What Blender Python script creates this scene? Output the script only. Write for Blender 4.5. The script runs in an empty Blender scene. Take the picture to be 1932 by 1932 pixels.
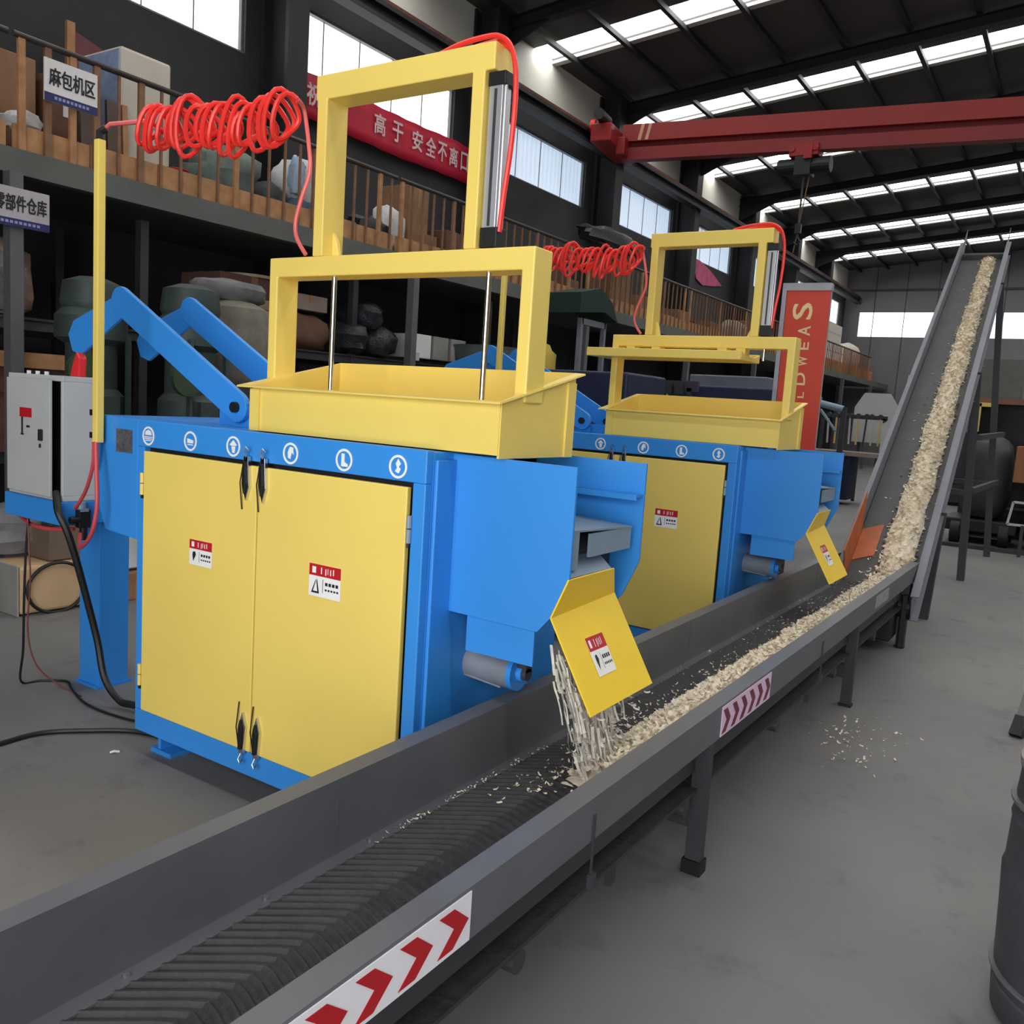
import bpy, bmesh, math, random
from mathutils import Vector, Matrix, noise

# ------------------------------------------------------------ camera, world, light, exposure
SC = bpy.context.scene
COL = SC.collection
SC.view_settings.view_transform = 'Standard'
SC.view_settings.look = 'None'
SC.view_settings.gamma = 1.0
SC.view_settings.use_curve_mapping = False
SC.view_settings.exposure = 0.0

YAW, PITCH, ROLL, FPX = 0.572157805, 0.123806786, -0.0655052326, 1661.30
def make_camera():
    f = Vector((-math.sin(YAW)*math.cos(PITCH), math.cos(YAW)*math.cos(PITCH), -math.sin(PITCH)))
    r = Vector((math.cos(YAW), math.sin(YAW), 0)); d = f.cross(r)
    c, s = math.cos(ROLL), math.sin(ROLL)
    r2 = c*r + s*d; d2 = -s*r + c*d
    cam = bpy.data.cameras.new('camera'); cam.sensor_width = 36; cam.sensor_fit = 'HORIZONTAL'
    cam.lens = 36*FPX/1932; cam.clip_start = 0.05; cam.clip_end = 200
    o = bpy.data.objects.new('camera', cam); COL.objects.link(o)
    m = Matrix((r2, -d2, -f)).transposed().to_4x4(); m.translation = (0, 0, 1.6)
    o.matrix_world = m
    SC.camera = o
make_camera()

W = bpy.data.worlds.new('overcast_sky'); SC.world = W; W.use_nodes = True
W.node_tree.nodes['Background'].inputs[0].default_value = (0.80, 0.88, 1.0, 1)
W.node_tree.nodes['Background'].inputs[1].default_value = 1.0

def area(name, loc, rot, sx, sy, power, col=(1, 1, 1)):
    l = bpy.data.lights.new(name, 'AREA'); l.shape = 'RECTANGLE'; l.size = sx; l.size_y = sy
    l.energy = power; l.color = col
    o = bpy.data.objects.new(name, l); COL.objects.link(o); o.location = loc; o.rotation_euler = rot
    return o
# daylight through the open gate behind the camera
area('gate_daylight', (.5, -2.95, 2.4), (math.radians(90), 0, 0), 6.4, 4.4, 360, (1.0, 0.985, 0.96))
SKY_E, WIN_E = 8.8, 1.6

# ------------------------------------------------------------ helpers
R = math.radians
def lin(c):
    return tuple(((v/255)/12.92 if v/255 <= 0.04045 else (((v/255)+0.055)/1.055)**2.4) for v in c)

MATS = {}
def pm(name, rgb, rough=0.5, metal=0.0, var=0.10, scale=6.0, bump=0.0, spec=0.5, bscale=None):
    """procedural painted / coated surface: noise in the tone and the gloss, optional bump"""
    if name in MATS: return MATS[name]
    m = bpy.data.materials.new(name); m.use_nodes = True
    n = m.node_tree; b = n.nodes['Principled BSDF']
    tc = n.nodes.new('ShaderNodeTexCoord'); ns = n.nodes.new('ShaderNodeTexNoise')
    ns.inputs['Scale'].default_value = scale; ns.inputs['Detail'].default_value = 4
    n.links.new(tc.outputs['Object'], ns.inputs['Vector'])
    cr = n.nodes.new('ShaderNodeValToRGB')
    c = lin(rgb)
    cr.color_ramp.elements[0].position = 0.3; cr.color_ramp.elements[1].position = 0.7
    cr.color_ramp.elements[0].color = tuple(max(0, v*(1-var)) for v in c)+(1,)
    cr.color_ramp.elements[1].color = tuple(min(1, v*(1+var)) for v in c)+(1,)
    n.links.new(ns.outputs['Fac'], cr.inputs['Fac']); n.links.new(cr.outputs['Color'], b.inputs['Base Color'])
    b.inputs['Roughness'].default_value = rough; b.inputs['Metallic'].default_value = metal
    b.inputs['Specular IOR Level'].default_value = spec
    if bump:
        n2 = n.nodes.new('ShaderNodeTexNoise'); n2.inputs['Scale'].default_value = bscale or scale*4
        n2.inputs['Detail'].default_value = 5
        n.links.new(tc.outputs['Object'], n2.inputs['Vector'])
        bp = n.nodes.new('ShaderNodeBump'); bp.inputs['Strength'].default_value = bump; bp.inputs['Distance'].default_value = 0.02
        n.links.new(n2.outputs['Fac'], bp.inputs['Height']); n.links.new(bp.outputs['Normal'], b.inputs['Normal'])
    MATS[name] = m
    return m

def glow(name, rgb, strength, wave=0.0):
    """daylight panel: translucent sheet lit from the sky behind it"""
    if name in MATS: return MATS[name]
    m = bpy.data.materials.new(name); m.use_nodes = True
    n = m.node_tree; b = n.nodes['Principled BSDF']
    b.inputs['Base Color'].default_value = lin((200, 205, 210))+(1,); b.inputs['Roughness'].default_value = 0.4
    b.inputs['Emission Strength'].default_value = strength
    tc = n.nodes.new('ShaderNodeTexCoord')
    w = n.nodes.new('ShaderNodeTexWave'); w.bands_direction = 'Y'; w.inputs['Scale'].default_value = 2.2; w.inputs['Distortion'].default_value = 1.5
    n.links.new(tc.outputs['Object'], w.inputs['Vector'])
    cr = n.nodes.new('ShaderNodeValToRGB'); c = lin(rgb)
    cr.color_ramp.elements[0].color = tuple(v*(1-wave) for v in c)+(1,); cr.color_ramp.elements[1].color = c+(1,)
    n.links.new(w.outputs['Fac'], cr.inputs['Fac']); n.links.new(cr.outputs['Color'], b.inputs['Emission Color'])
    MATS[name] = m
    return m

class MB:
    def __init__(s): s.v = []; s.f = []
    def add(s, vs, fs):
        o = len(s.v); s.v += [tuple(v) for v in vs]; s.f += [tuple(i+o for i in f) for f in fs]; return s
    def box(s, x0, x1, y0, y1, z0, z1):
        return s.add([(x0,y0,z0),(x1,y0,z0),(x1,y1,z0),(x0,y1,z0),(x0,y0,z1),(x1,y0,z1),(x1,y1,z1),(x0,y1,z1)],
                     [(0,3,2,1),(4,5,6,7),(0,1,5,4),(1,2,6,5),(2,3,7,6),(3,0,4,7)])
    def bar(s, a, b, w, h, up=(0,0,1)):
        """box beam from a to b"""
        a, b = Vector(a), Vector(b); d = (b-a).normalized(); u = Vector(up)
        if abs(d.dot(u)) > 0.98: u = Vector((1,0,0))
        r = d.cross(u).normalized()*w/2; u = r.cross(d).normalized()*h/2
        return s.add([a-r-u,a+r-u,a+r+u,a-r+u,b-r-u,b+r-u,b+r+u,b-r+u],
                     [(0,1,2,3),(7,6,5,4),(0,4,5,1),(1,5,6,2),(2,6,7,3),(3,7,4,0)])
    def prism(s, pts, ax, a, b):
        """polygon given in the two other axes, extruded along ax from a to b"""
        def P(p, t):
            return {0:(t,p[0],p[1]),1:(p[0],t,p[1]),2:(p[0],p[1],t)}[ax]
        n = len(pts)
        return s.add([P(p,a) for p in pts]+[P(p,b) for p in pts],
                     [tuple(range(n)),tuple(range(2*n-1,n-1,-1))]+[(i,i+n,(i+1)%n+n,(i+1)%n) for i in range(n)])
    def plate(s, pts, t):
        """planar 3-D polygon with thickness t"""
        p = [Vector(q) for q in pts]; n = (p[1]-p[0]).cross(p[-1]-p[0]).normalized()*t/2
        k = len(p)
        return s.add([q-n for q in p]+[q+n for q in p],
                     [tuple(range(k-1,-1,-1)),tuple(range(k,2*k))]+[(i,(i+1)%k,(i+1)%k+k,i+k) for i in range(k)])
    def cyl(s, a, b, r, n=16, r2=None):
        a, b = Vector(a), Vector(b); d = (b-a).normalized()
        u = Vector((0,0,1)) if abs(d.z) < .9 else Vector((1,0,0))
        e = d.cross(u).normalized(); g = e.cross(d); r2 = r if r2 is None else r2
        A = [a+(e*math.cos(2*math.pi*i/n)+g*math.sin(2*math.pi*i/n))*r for i in range(n)]
        B = [b+(e*math.cos(2*math.pi*i/n)+g*math.sin(2*math.pi*i/n))*r2 for i in range(n)]
        return s.add(A+B, [tuple(range(n)),tuple(range(2*n-1,n-1,-1))]+[(i,i+n,(i+1)%n+n,(i+1)%n) for i in range(n)])
    def tube(s, pts, r, n=8):
        P = [Vector(p) for p in pts]; k = len(P); ring = []; e = None
        for i, p in enumerate(P):
            d = (P[min(i+1,k-1)]-P[max(i-1,0)]).normalized()
            if e is None:
                e = d.cross(Vector((0,0,1)))
                if e.length < .1: e = d.cross(Vector((1,0,0)))
            e = (e-d*e.dot(d)).normalized(); g = e.cross(d)
            ring += [p+(e*math.cos(2*math.pi*j/n)+g*math.sin(2*math.pi*j/n))*r for j in range(n)]
        fs = [tuple(range(n)), tuple(range(k*n-1,(k-1)*n-1,-1))]
        for i in range(k-1):
            for j in range(n): fs.append((i*n+j,(i+1)*n+j,(i+1)*n+(j+1)%n,i*n+(j+1)%n))
        return s.add(ring, fs)
    def ring(s, c, r0, r1, nrm_ax, t, n=28, sy=1.0):
        """flat ring in the plane perpendicular to nrm_ax"""
        vs = []
        for tt in (-t/2, t/2):
            for r in (r0, r1):
                for i in range(n):
                    a = 2*math.pi*i/n; u, w = r*math.cos(a), r*math.sin(a)*sy
                    vs.append({0:(c[0]+tt,c[1]+u,c[2]+w),1:(c[0]+u,c[1]+tt,c[2]+w),2:(c[0]+u,c[1]+w,c[2]+tt)}[nrm_ax])
        fs = []
        for i in range(n):
            j = (i+1)%n
            fs += [(i,j,n+j,n+i),(2*n+i,3*n+i,3*n+j,2*n+j),(n+i,n+j,3*n+j,3*n+i),(i,2*n+i,2*n+j,j)]
        return s.add(vs, fs)
    def lathe(s, c, prof, n=24):
        vs = [(c[0]+r*math.cos(2*math.pi*j/n), c[1]+r*math.sin(2*math.pi*j/n), c[2]+z) for r, z in prof for j in range(n)]
        k = len(prof); fs = [tuple(range(n-1,-1,-1)), tuple(range((k-1)*n,k*n))]
        for i in range(k-1):
            for j in range(n): fs.append((i*n+j,i*n+(j+1)%n,(i+1)*n+(j+1)%n,(i+1)*n+j))
        return s.add(vs, fs)
    def blob(s, c, r, seed=0, amp=.16, nu=18, nv=11, sq=.75, fr=2.2):
        """soft sack-like lump"""
        vs = []; c = Vector(c)
        for i in range(nv+1):
            th = math.pi*i/nv
            for j in range(nu):
                ph = 2*math.pi*j/nu
                d = Vector((math.sin(th)*math.cos(ph), math.sin(th)*math.sin(ph), math.cos(th)))
                q = Vector([math.copysign(abs(k)**sq, k) for k in d])
                k = 1+amp*noise.noise(d*fr+Vector((seed*7.3,seed*3.1,0)))+amp*.5*noise.noise(d*fr*2.7+Vector((seed,9,4)))
                p = Vector((q.x*r[0],q.y*r[1],q.z*r[2]))*k
                p.z = max(p.z, -r[2]*.92)
                vs.append(c+p)
        fs = []
        for i in range(nv):
            for j in range(nu): fs.append((i*nu+j,(i+1)*nu+j,(i+1)*nu+(j+1)%nu,i*nu+(j+1)%nu))
        return s.add(vs, fs)

def obj(name, mb, mat, parent=None, smooth=False, bevel=0.0, kind=None, label=None):
    me = bpy.data.meshes.new(name); me.from_pydata(mb.v, [], mb.f)
    bm = bmesh.new(); bm.from_mesh(me)
    bmesh.ops.recalc_face_normals(bm, faces=bm.faces)
    bm.to_mesh(me); bm.free()
    me.materials.append(mat)
    if smooth:
        for p in me.polygons: p.use_smooth = True
        try: me.set_sharp_from_angle(angle=R(40))
        except Exception: pass
    o = bpy.data.objects.new(name, me); COL.objects.link(o)
    if parent is not None: o.parent = parent
    if bevel:
        b = o.modifiers.new('bevel', 'BEVEL'); b.width = bevel; b.segments = 2; b.limit_method = 'ANGLE'
    if kind: o['kind'] = kind
    if label: o['label'] = label
    return o
def tag(o, label, cat, group=None, kind=None):
    o['label'] = label; o['category'] = cat
    if group: o['group'] = group
    if kind: o['kind'] = kind
    return o
def thing(name, label, cat, loc=(0,0,0), group=None):
    o = bpy.data.objects.new(name, None); COL.objects.link(o); o.location = loc; o.empty_display_size = .1
    return tag(o, label, cat, group)
def struct(name, mb, mat, **k):
    return obj(name, mb, mat, kind='structure', **k)
def dup(root, loc, label=None, group=None):
    def cp(o, par):
        c = o.copy(); COL.objects.link(c)
        if par is not None: c.parent = par
        for ch in o.children: cp(ch, c)
        return c
    r = cp(root, None); r.location = loc
    if label: r['label'] = label
    if group: r['group'] = group
    return r
def lettering(body, origin, right, up, height, width=None, bold=.035):
    """text as mesh data; origin = lower left, right/up = unit vectors, height = cap height"""
    cu = bpy.data.curves.new('txt', 'FONT'); cu.body = body; cu.size = 1.0; cu.extrude = 0.0;  cu.resolution_u = 3
    o = bpy.data.objects.new('txt', cu); COL.objects.link(o)
    dg = bpy.context.evaluated_depsgraph_get(); dg.update()
    me = bpy.data.meshes.new_from_object(o.evaluated_get(dg))
    vs = [v.co.copy() for v in me.vertices]; fs = [tuple(p.vertices) for p in me.polygons]
    bpy.data.objects.remove(o); bpy.data.curves.remove(cu); bpy.data.meshes.remove(me)
    mb = MB()
    if not vs: return mb
    x0 = min(v.x for v in vs); x1 = max(v.x for v in vs); y0 = min(v.y for v in vs); y1 = max(v.y for v in vs)
    sy = height/max(y1-y0, 1e-6); sx = sy if width is None else width/max(x1-x0, 1e-6)
    O, r, u = Vector(origin), Vector(right), Vector(up)
    n = r.cross(u); bo = height*bold
    for k, (a, b) in enumerate(((0,0),(bo,0),(0,bo),(bo,bo)) if bold else ((0,0),)):
        mb.add([O+r*((v.x-x0)*sx+a)+u*((v.y-y0)*sy+b)+n*(.0004*k) for v in vs], fs)
    return mb

# ------------------------------------------------------------ materials
YEL = pm('yellow_paint', (238,210,108), .38, 0, .05, 1.5)
YELC = pm('chute_yellow_lit', (255,214,52), .4, 0, .05, 2)  # brighter yellow: the light falling on the flap is put into the colour
BLU = pm('blue_paint', (52,140,222), .42, 0, .06, 1.5)
NAVY = pm('navy_paint', (24,34,66), .5, 0, .12, 3)
DGAP = pm('dark_recess', (14,16,22), .8)  # near-black colour standing in for shade inside gaps and openings
STEEL = pm('conveyor_grey_paint', (92,93,98), .45, 0, .10, 4, .05)
DSTEEL = pm('dark_steel', (52,53,57), .55, 0, .15, 4)
RUB = pm('black_rubber', (48,47,48), .62, 0, .25, 14, .25, bscale=60)
CABGREY = pm('cabinet_grey_enamel', (186,188,188), .45, 0, .05, 3)
GREYPLATE = pm('bare_grey_plate', (128,148,165), .45, .1, .1, 4)
BLACK = pm('black_plastic', (18,18,19), .5)
CHROME = pm('chrome_rod', (215,215,220), .18, 1.0, .03)
ALU = pm('aluminium_profile', (200,202,206), .35, .6, .05)
WHITE = pm('white_vinyl', (238,238,236), .5, 0, .03)
RED = pm('red_vinyl', (188,22,34), .5, 0, .06)
HOSER = pm('red_hose', (235,52,44), .35, 0, .08)
HOSEP = pm('pale_red_hose', (200,70,75), .45, 0, .12)
INK = pm('black_ink', (26,26,34), .6)
WOOD = pm('pine_board', (170,124,84), .65, 0, .22, 9, .1)
CARD = pm('cardboard', (146,108,80), .8, 0, .14, 5, .05)
CARD2 = pm('dark_cardboard', (112,80,62), .8, 0, .16, 5, .05)
CHIP = pm('wood_shavings_tone', (226,213,190), .85, 0, .14, 40)
SACKW = pm('white_woven_sack', (205,205,205), .75, 0, .1, 12, .3)
SACKG = pm('grey_green_sack', (84,96,92), .8, 0, .2, 8, .3)
IRON = pm('green_grey_casting', (58,70,68), .55, .1, .2, 6, .15)
PLAST = pm('clear_film_wrap', (110,110,112), .18, 0, .3, 12, .6, bscale=18)
CREAM = pm('cream_cabinet', (190,180,150), .6, 0, .06)

# ------------------------------------------------------------ the hall
def floor_mat():
    m = bpy.data.materials.new('worn_concrete'); m.use_nodes = True
    n = m.node_tree; b = n.nodes['Principled BSDF']
    tc = n.nodes.new('ShaderNodeTexCoord')
    def nz(sc, det, rough=.6):
        q = n.nodes.new('ShaderNodeTexNoise'); q.inputs['Scale'].default_value = sc; q.inputs['Detail'].default_value = det
        q.inputs['Roughness'].default_value = rough; n.links.new(tc.outputs['Object'], q.inputs['Vector']); return q
    a = nz(.55, 6); c = nz(3.4, 8, .7)
    r1 = n.nodes.new('ShaderNodeValToRGB'); r1.color_ramp.elements[0].position = .3; r1.color_ramp.elements[1].position = .7
    r1.color_ramp.elements[0].color = lin((108,107,107))+(1,); r1.color_ramp.elements[1].color = lin((127,125,124))+(1,)
    r2 = n.nodes.new('ShaderNodeValToRGB'); r2.color_ramp.elements[0].position = .30; r2.color_ramp.elements[1].position = .44
    r2.color_ramp.elements[0].color = (.62,.62,.64,1); r2.color_ramp.elements[1].color = (1,1,1,1)
    mx = n.nodes.new('ShaderNodeMix'); mx.data_type = 'RGBA'; mx.blend_type = 'MULTIPLY'; mx.inputs['Factor'].default_value = .8
    n.links.new(a.outputs['Fac'], r1.inputs['Fac']); n.links.new(c.outputs['Fac'], r2.inputs['Fac'])
    n.links.new(r1.outputs['Color'], mx.inputs['A']); n.links.new(r2.outputs['Color'], mx.inputs['B'])
    n.links.new(mx.outputs['Result'], b.inputs['Base Color'])
    b.inputs['Roughness'].default_value = .62; b.inputs['Specular IOR Level'].default_value = .35
    bp = n.nodes.new('ShaderNodeBump'); bp.inputs['Strength'].default_value = .08; bp.inputs['Distance'].default_value = .01
    n.links.new(c.outputs['Fac'], bp.inputs['Height']); n.links.new(bp.outputs['Normal'], b.inputs['Normal'])
    return m
DWALL = pm('dark_sheet_wall', (48,48,50), .7, 0, .16, 1.2)
GWALL = pm('grey_sheet_wall', (120,120,124), .7, 0, .08, 1)
LPANEL = pm('pale_upper_cladding', (214,211,200), .6, 0, .05, 1)
ROOFM = pm('dark_roof_sheet', (66,65,63), .7, 0, .1, .6)
BEAM = pm('dark_roof_steel', (26,26,28), .6, 0, .1)
XW, Y1, Y0, XR = -9.0, 38.0, -3.0, 15.0
def roofz(x): return 7.78+.097*(x+9) if x <= 3 else 7.78+.097*12-.097*(x-3)

struct('floor', MB().box(XW-.3, XR+.3, Y0-.3, Y1+.3, -.2, 0), floor_mat())
wins = [(-.9,2.9),(3.45,7.42),(8.08,11.53),(12.7,15.87),(16.6,20.25),(20.9,24.5),(25.3,28.9),(29.6,33.1),(33.9,37.3)]
ZB, ZT = 5.52, 6.42
wl = MB().box(XW-.25, XW, Y0, Y1, 0, ZB).box(XW-.25, XW, Y0, Y1, ZT, 6.78)
prev = Y0
for a, b in wins:
    wl.box(XW-.25, XW, prev, a, ZB, ZT); prev = b
wl.box(XW-.25, XW, prev, Y1, ZB, ZT)
struct('wall_left', wl, DWALL)
struct('trim_1', MB().box(XW-.25, XW+.02, Y0, Y1, 6.78, 7.8), LPANEL)          # pale cladding above the crane rail
GLOW_W = glow('white_daylight_panel', (255,255,255), WIN_E, .02)
GLOW_B = glow('bluish_daylight_panel', (188,207,228), 1.0, .14)
for i, (a, b) in enumerate(wins):
    w = struct('window_%d' % (i+1), MB().box(XW-.12, XW-.10, a, b, ZB, ZT), GLOW_B if 12 < a < 29 else GLOW_W)
    fr = MB()
    k = max(2, round((b-a)/.72))
    for j in range(k+1):
        y = a+(b-a)*j/k; t = .05 if j in (0, k) else .012
        fr.box(XW-.10, XW-(.05 if j in (0,k) else .088), y-t/2, y+t/2, ZB, ZT)
    fr.box(XW-.10, XW-.03, a, b, ZB-.02, ZB+.03).box(XW-.10, XW-.03, a, b, ZT-.03, ZT+.02)
    obj('window_frame', fr, pm('window_frame_grey', (120,122,126), .5), w)
trusses = [-.45, 3.8, 8.05, 12.3, 16.6, 20.6, 24.7, 28.9, 32.9]
column_ys = [-.45, 3.8, 8.05, 12.3, 16.6, 20.8, 25.15, 29.5, 33.75]
cols = MB()
colm = pm('column_dark_steel', (34,34,37), .6)
for k, y in enumerate(column_ys):
    yy = y-.25
    struct('trim_%d' % (10+k), MB().box(XW, XW+.06, yy-.16, yy+.16, 0, 7.75).box(XW+.06, XW+.44, yy-.02, yy+.02, 0, 7.75).box(XW+.44, XW+.5, yy-.16, yy+.16, 0, 7.75), colm)
struct('trim_2', MB().box(XW+.42, XW+.62, Y0, Y1, 6.44, 6.50).box(XW+.5, XW+.54, Y0, Y1, 6.50, 6.66).box(XW+.42, XW+.62, Y0, Y1, 6.62, 6.68), BEAM)
struct('trim_3', MB().box(XW+.49, XW+.56, Y0, Y1, 6.68, 6.76), pm('rusty_crane_rail', (96,42,34), .7, 0, .25, 5))
# end wall with its windows, right wall, gate wall
ew = MB().box(XW, XR, Y1, Y1+.25, 0, 5.15).box(XW, XR, Y1, Y1+.25, 6.12, 9.1).box(XW, -8.4, Y1, Y1+.25, 5.15, 6.12).box(-5.5,-4.9, Y1, Y1+.25, 5.15, 6.12).box(6, XR, Y1, Y1+.25, 5.15, 6.12)
struct('wall_back', ew, GWALL)
seam = MB()
for k in range(16): seam.box(-9+1.15*k-.012, -9+1.15*k+.012, Y1-.02, Y1, 0, 9)
seam.box(-9, 12, Y1-.06, Y1, 6.95, 7.02)
struct('trim_4', seam, pm('wall_seam', (70,70,74), .7))
w = struct('window_21', MB().box(-8.4,-5.5, Y1+.1, Y1+.12, 5.15, 6.12), GLOW_W)
w = struct('window_22', MB().box(-4.9,6, Y1+.1, Y1+.12, 5.15, 6.12), glow('pale_daylight_panel', (232,240,246), 1.1, .1))
struct('wall_right', MB().box(XR, XR+.25, Y0, Y1, 0, 7.9), DWALL)
struct('wall_front', MB().box(XW, -2.8, Y0-.25, Y0, 0, 9.1).box(3.8, XR, Y0-.25, Y0, 0, 9.1).box(-2.8, 3.8, Y0-.25, Y0, 4.7, 9.1), DWALL)
# roof sheet in strips, with skylight bands across it
bands = [(y-.62, y) for y in (1.5, 5.75, 10.05, 14.3, 18.35, 22.6, 26.85, 31.3, 35.45)]
rf = MB(); prev = Y0-.25
def strip(mb, ya, yb, x0, x1, lo, hi):
    mb.add([(x0,ya,roofz(x0)+lo),(x1,ya,roofz(x1)+lo),(x1,yb,roofz(x1)+lo),(x0,yb,roofz(x0)+lo),(x0,ya,roofz(x0)+hi),(x1,ya,roofz(x1)+hi),(x1,yb,roofz(x1)+hi),(x0,yb,roofz(x0)+hi)],
           [(0,3,2,1),(4,5,6,7),(0,1,5,4),(1,2,6,5),(2,3,7,6),(3,0,4,7)])
for a, b in bands+[(Y1+.25, Y1+.25)]:
    for x0, x1 in ((XW-.25, 3), (3, XR+.25)): strip(rf, prev, a, x0, x1, 0, .1)
    prev = b
struct('ceiling', rf, ROOFM)
SKYM = glow('skylight_sheet', (255,255,252), SKY_E, .02)
for i, (a, b) in enumerate(bands):
    mb = MB()
    for x0, x1 in ((XW, 3), (3, XR)): strip(mb, a, b, x0, x1, .04, .06)
    struct('window_%d' % (31+i), mb, SKYM)
    c = MB()                                              # raised curb on the far side of the skylight band
    for x0, x1 in ((XW, 3), (3, XR)): strip(c, b+.0, b+.14, x0, x1, -.05, .0)
    struct('trim_%d' % (30+i), c, pm('skylight_curb', (186,186,180), .5))
pur = MB()
for k in range(24):
    x = -8.5+1.03*k
    if x > XR: break
    pur.box(x-.035, x+.035, Y0, Y1, roofz(x)-.135, roofz(x)-.054).box(x-.035, x+.045, Y0, Y1, roofz(x)-.145, roofz(x)-.135)
struct('trim_5', pur, BEAM)
for k, y in enumerate(trusses):
    b = MB()
    for x0, x1 in ((XW, 3), (3, XR)):
        strip(b, y-.09, y+.09, x0, x1, -.16, -.145); strip(b, y-.012, y+.012, x0, x1, -.325, -.16); strip(b, y-.09, y+.09, x0, x1, -.34, -.325)
    b.prism([(XW, roofz(XW)-.34),(XW+1.2, roofz(XW)-.22),(XW, roofz(XW)-.75)], 1, y-.015, y+.015)
    struct('trim_%d' % (50+k), b, BEAM)
# mezzanine deck
struct('trim_6', MB().box(XW, -7.0, Y0, 37.9, 3.14, 3.25), pm('mezzanine_deck', (84,84,80), .7, 0, .15, 2))
struct('trim_7', MB().box(-7.08, -6.98, Y0, 37.9, 3.06, 3.245), pm('deck_edge_channel', (92,94,90), .6, 0, .12, 3))
for k, y in enumerate((-.6, 3.62, 8.3, 12.6, 16.9, 21.1, 25.6, 30.1, 34.5)):
    struct('trim_%d' % (70+k), MB().box(-7.0,-6.9, y-.05, y+.05, 0, 3.06), pm('mezzanine_post', (96,96,100), .6))

# ------------------------------------------------------------ wood crusher (built where the nearest one stands, copied to the second)
def emblem(root, x, kind):
    z, y = 1.368, 2.198
    e = obj('emblem', MB().ring((x, y, z), .0305, .0385, 1, .002, 32), WHITE, root)
    p = MB()
    if kind == 0:                                   # round badge with text lines
        p.prism([(x-.022,z+.004),(x-.018,z+.018),(x,z+.026),(x+.018,z+.018),(x+.022,z+.004)], 1, y-.001, y+.001)
        for k, w in ((-.004,.026),(-.011,.024),(-.018,.018)): p.box(x-w, x+w, y-.001, y+.001, z+k-.002, z+k+.002)
    elif kind == 1:                                 # visor
        p.prism([(x-.018,z-.008),(x-.018,z+.01),(x+.018,z+.004),(x+.018,z-.008)], 1, y-.001, y+.001)
        p.box(x-.016, x+.016, y-.001, y+.001, z-.016, z-.012)
    elif kind == 2:                                 # helmet over a vest
        p.prism([(x-.02,z+.006),(x,z+.024),(x+.02,z+.006),(x+.012,z+.002),(x-.012,z+.002)], 1, y-.001, y+.001)
        p.prism([(x-.01,z),(x+.012,z),(x+.008,z-.024),(x-.004,z-.024)], 1, y-.001, y+.001)
    elif kind == 3:                                 # glove
        p.prism([(x-.014,z+.004),(x-.004,z+.024),(x+.012,z+.022),(x+.016,z-.004),(x+.006,z+.004),(x,z-.02),(x-.012,z-.016)], 1, y-.001, y+.001)
    elif kind == 4:                                 # boot
        p.prism([(x-.012,z+.022),(x+.002,z+.022),(x+.002,z-.006),(x+.018,z-.014),(x+.018,z-.022),(x-.012,z-.022)], 1, y-.001, y+.001)
    else:                                           # harness figure
        p.prism([(x-.01,z+.01),(x,z+.026),(x+.012,z+.01),(x+.004,z+.0),(x+.012,z-.008),(x+.004,z-.022),(x-.012,z-.016),(x-.004,z-.004)], 1, y-.001, y+.001)
    obj('pictogram', p, WHITE, e)
    return e

def warning_label(parent, c, r, u, w, h, style):
    """white sticker with a red header, a sign and small print; r/u = directions, c = centre"""
    c, r, u = Vector(c), Vector(r), Vector(u)
    n = r.cross(u)
    def quad(mb, a0, a1, b0, b1, off): 
        q = [c+r*(a*w)+u*(b*h)+n*off for a, b in ((a0,b0),(a1,b0),(a1,b1),(a0,b1))]
        mb.add(q, [(0,1,2,3)])
    base = MB().plate([c+r*(a*w)+u*(b*h)+n*.0015 for a, b in ((-.5,-.5),(.5,-.5),(.5,.5),(-.5,.5))], .001)
    lab = obj('warning_label', base, WHITE, parent)
    m = MB(); quad(m, -.5, .5, .14, .5, .0024); obj('red_header', m, RED, lab)
    m = MB()
    for a0, a1, b0, b1 in ((-.40,-.28,.22,.42),(-.12,-.09,.22,.42),(.02,.05,.20,.40),(.09,.11,.24,.42),(.17,.2,.22,.4),(.26,.29,.24,.42)):
        quad(m, a0, a1, b0, b1, .0028)
    obj('header_marks', m, WHITE, lab)
    m = MB()
    if style == 0:      # dark heart-like drop
        m.add([c+r*(a*w)+u*(b*h)+n*.0026 for a, b in ((-.34,.02),(-.24,.04),(-.2,-.08),(-.32,-.36),(-.36,-.1))], [(0,1,2,3,4)])
    else:               # triangle outline
        m.add([c+r*(a*w)+u*(b*h)+n*.0026 for a, b in ((-.42,-.4),(-.16,-.4),(-.24,.06),(-.26,-.02),(-.22,-.34),(-.36,-.34),(-.28,-.04),(-.27,.06))], [(0,1,4,5),(1,2,3,4),(0,5,6,7)])
    quad(m, -.06, -.045, -.36, .06, .0026)
    for k in range(4): quad(m, .02+.11*k, .10+.11*k, -.12, -.02, .0026)
    for k in range(5): quad(m, .02+.09*k, .08+.09*k, -.28, -.22, .0026)
    obj('small_print', m, INK, lab)
    return lab

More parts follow.
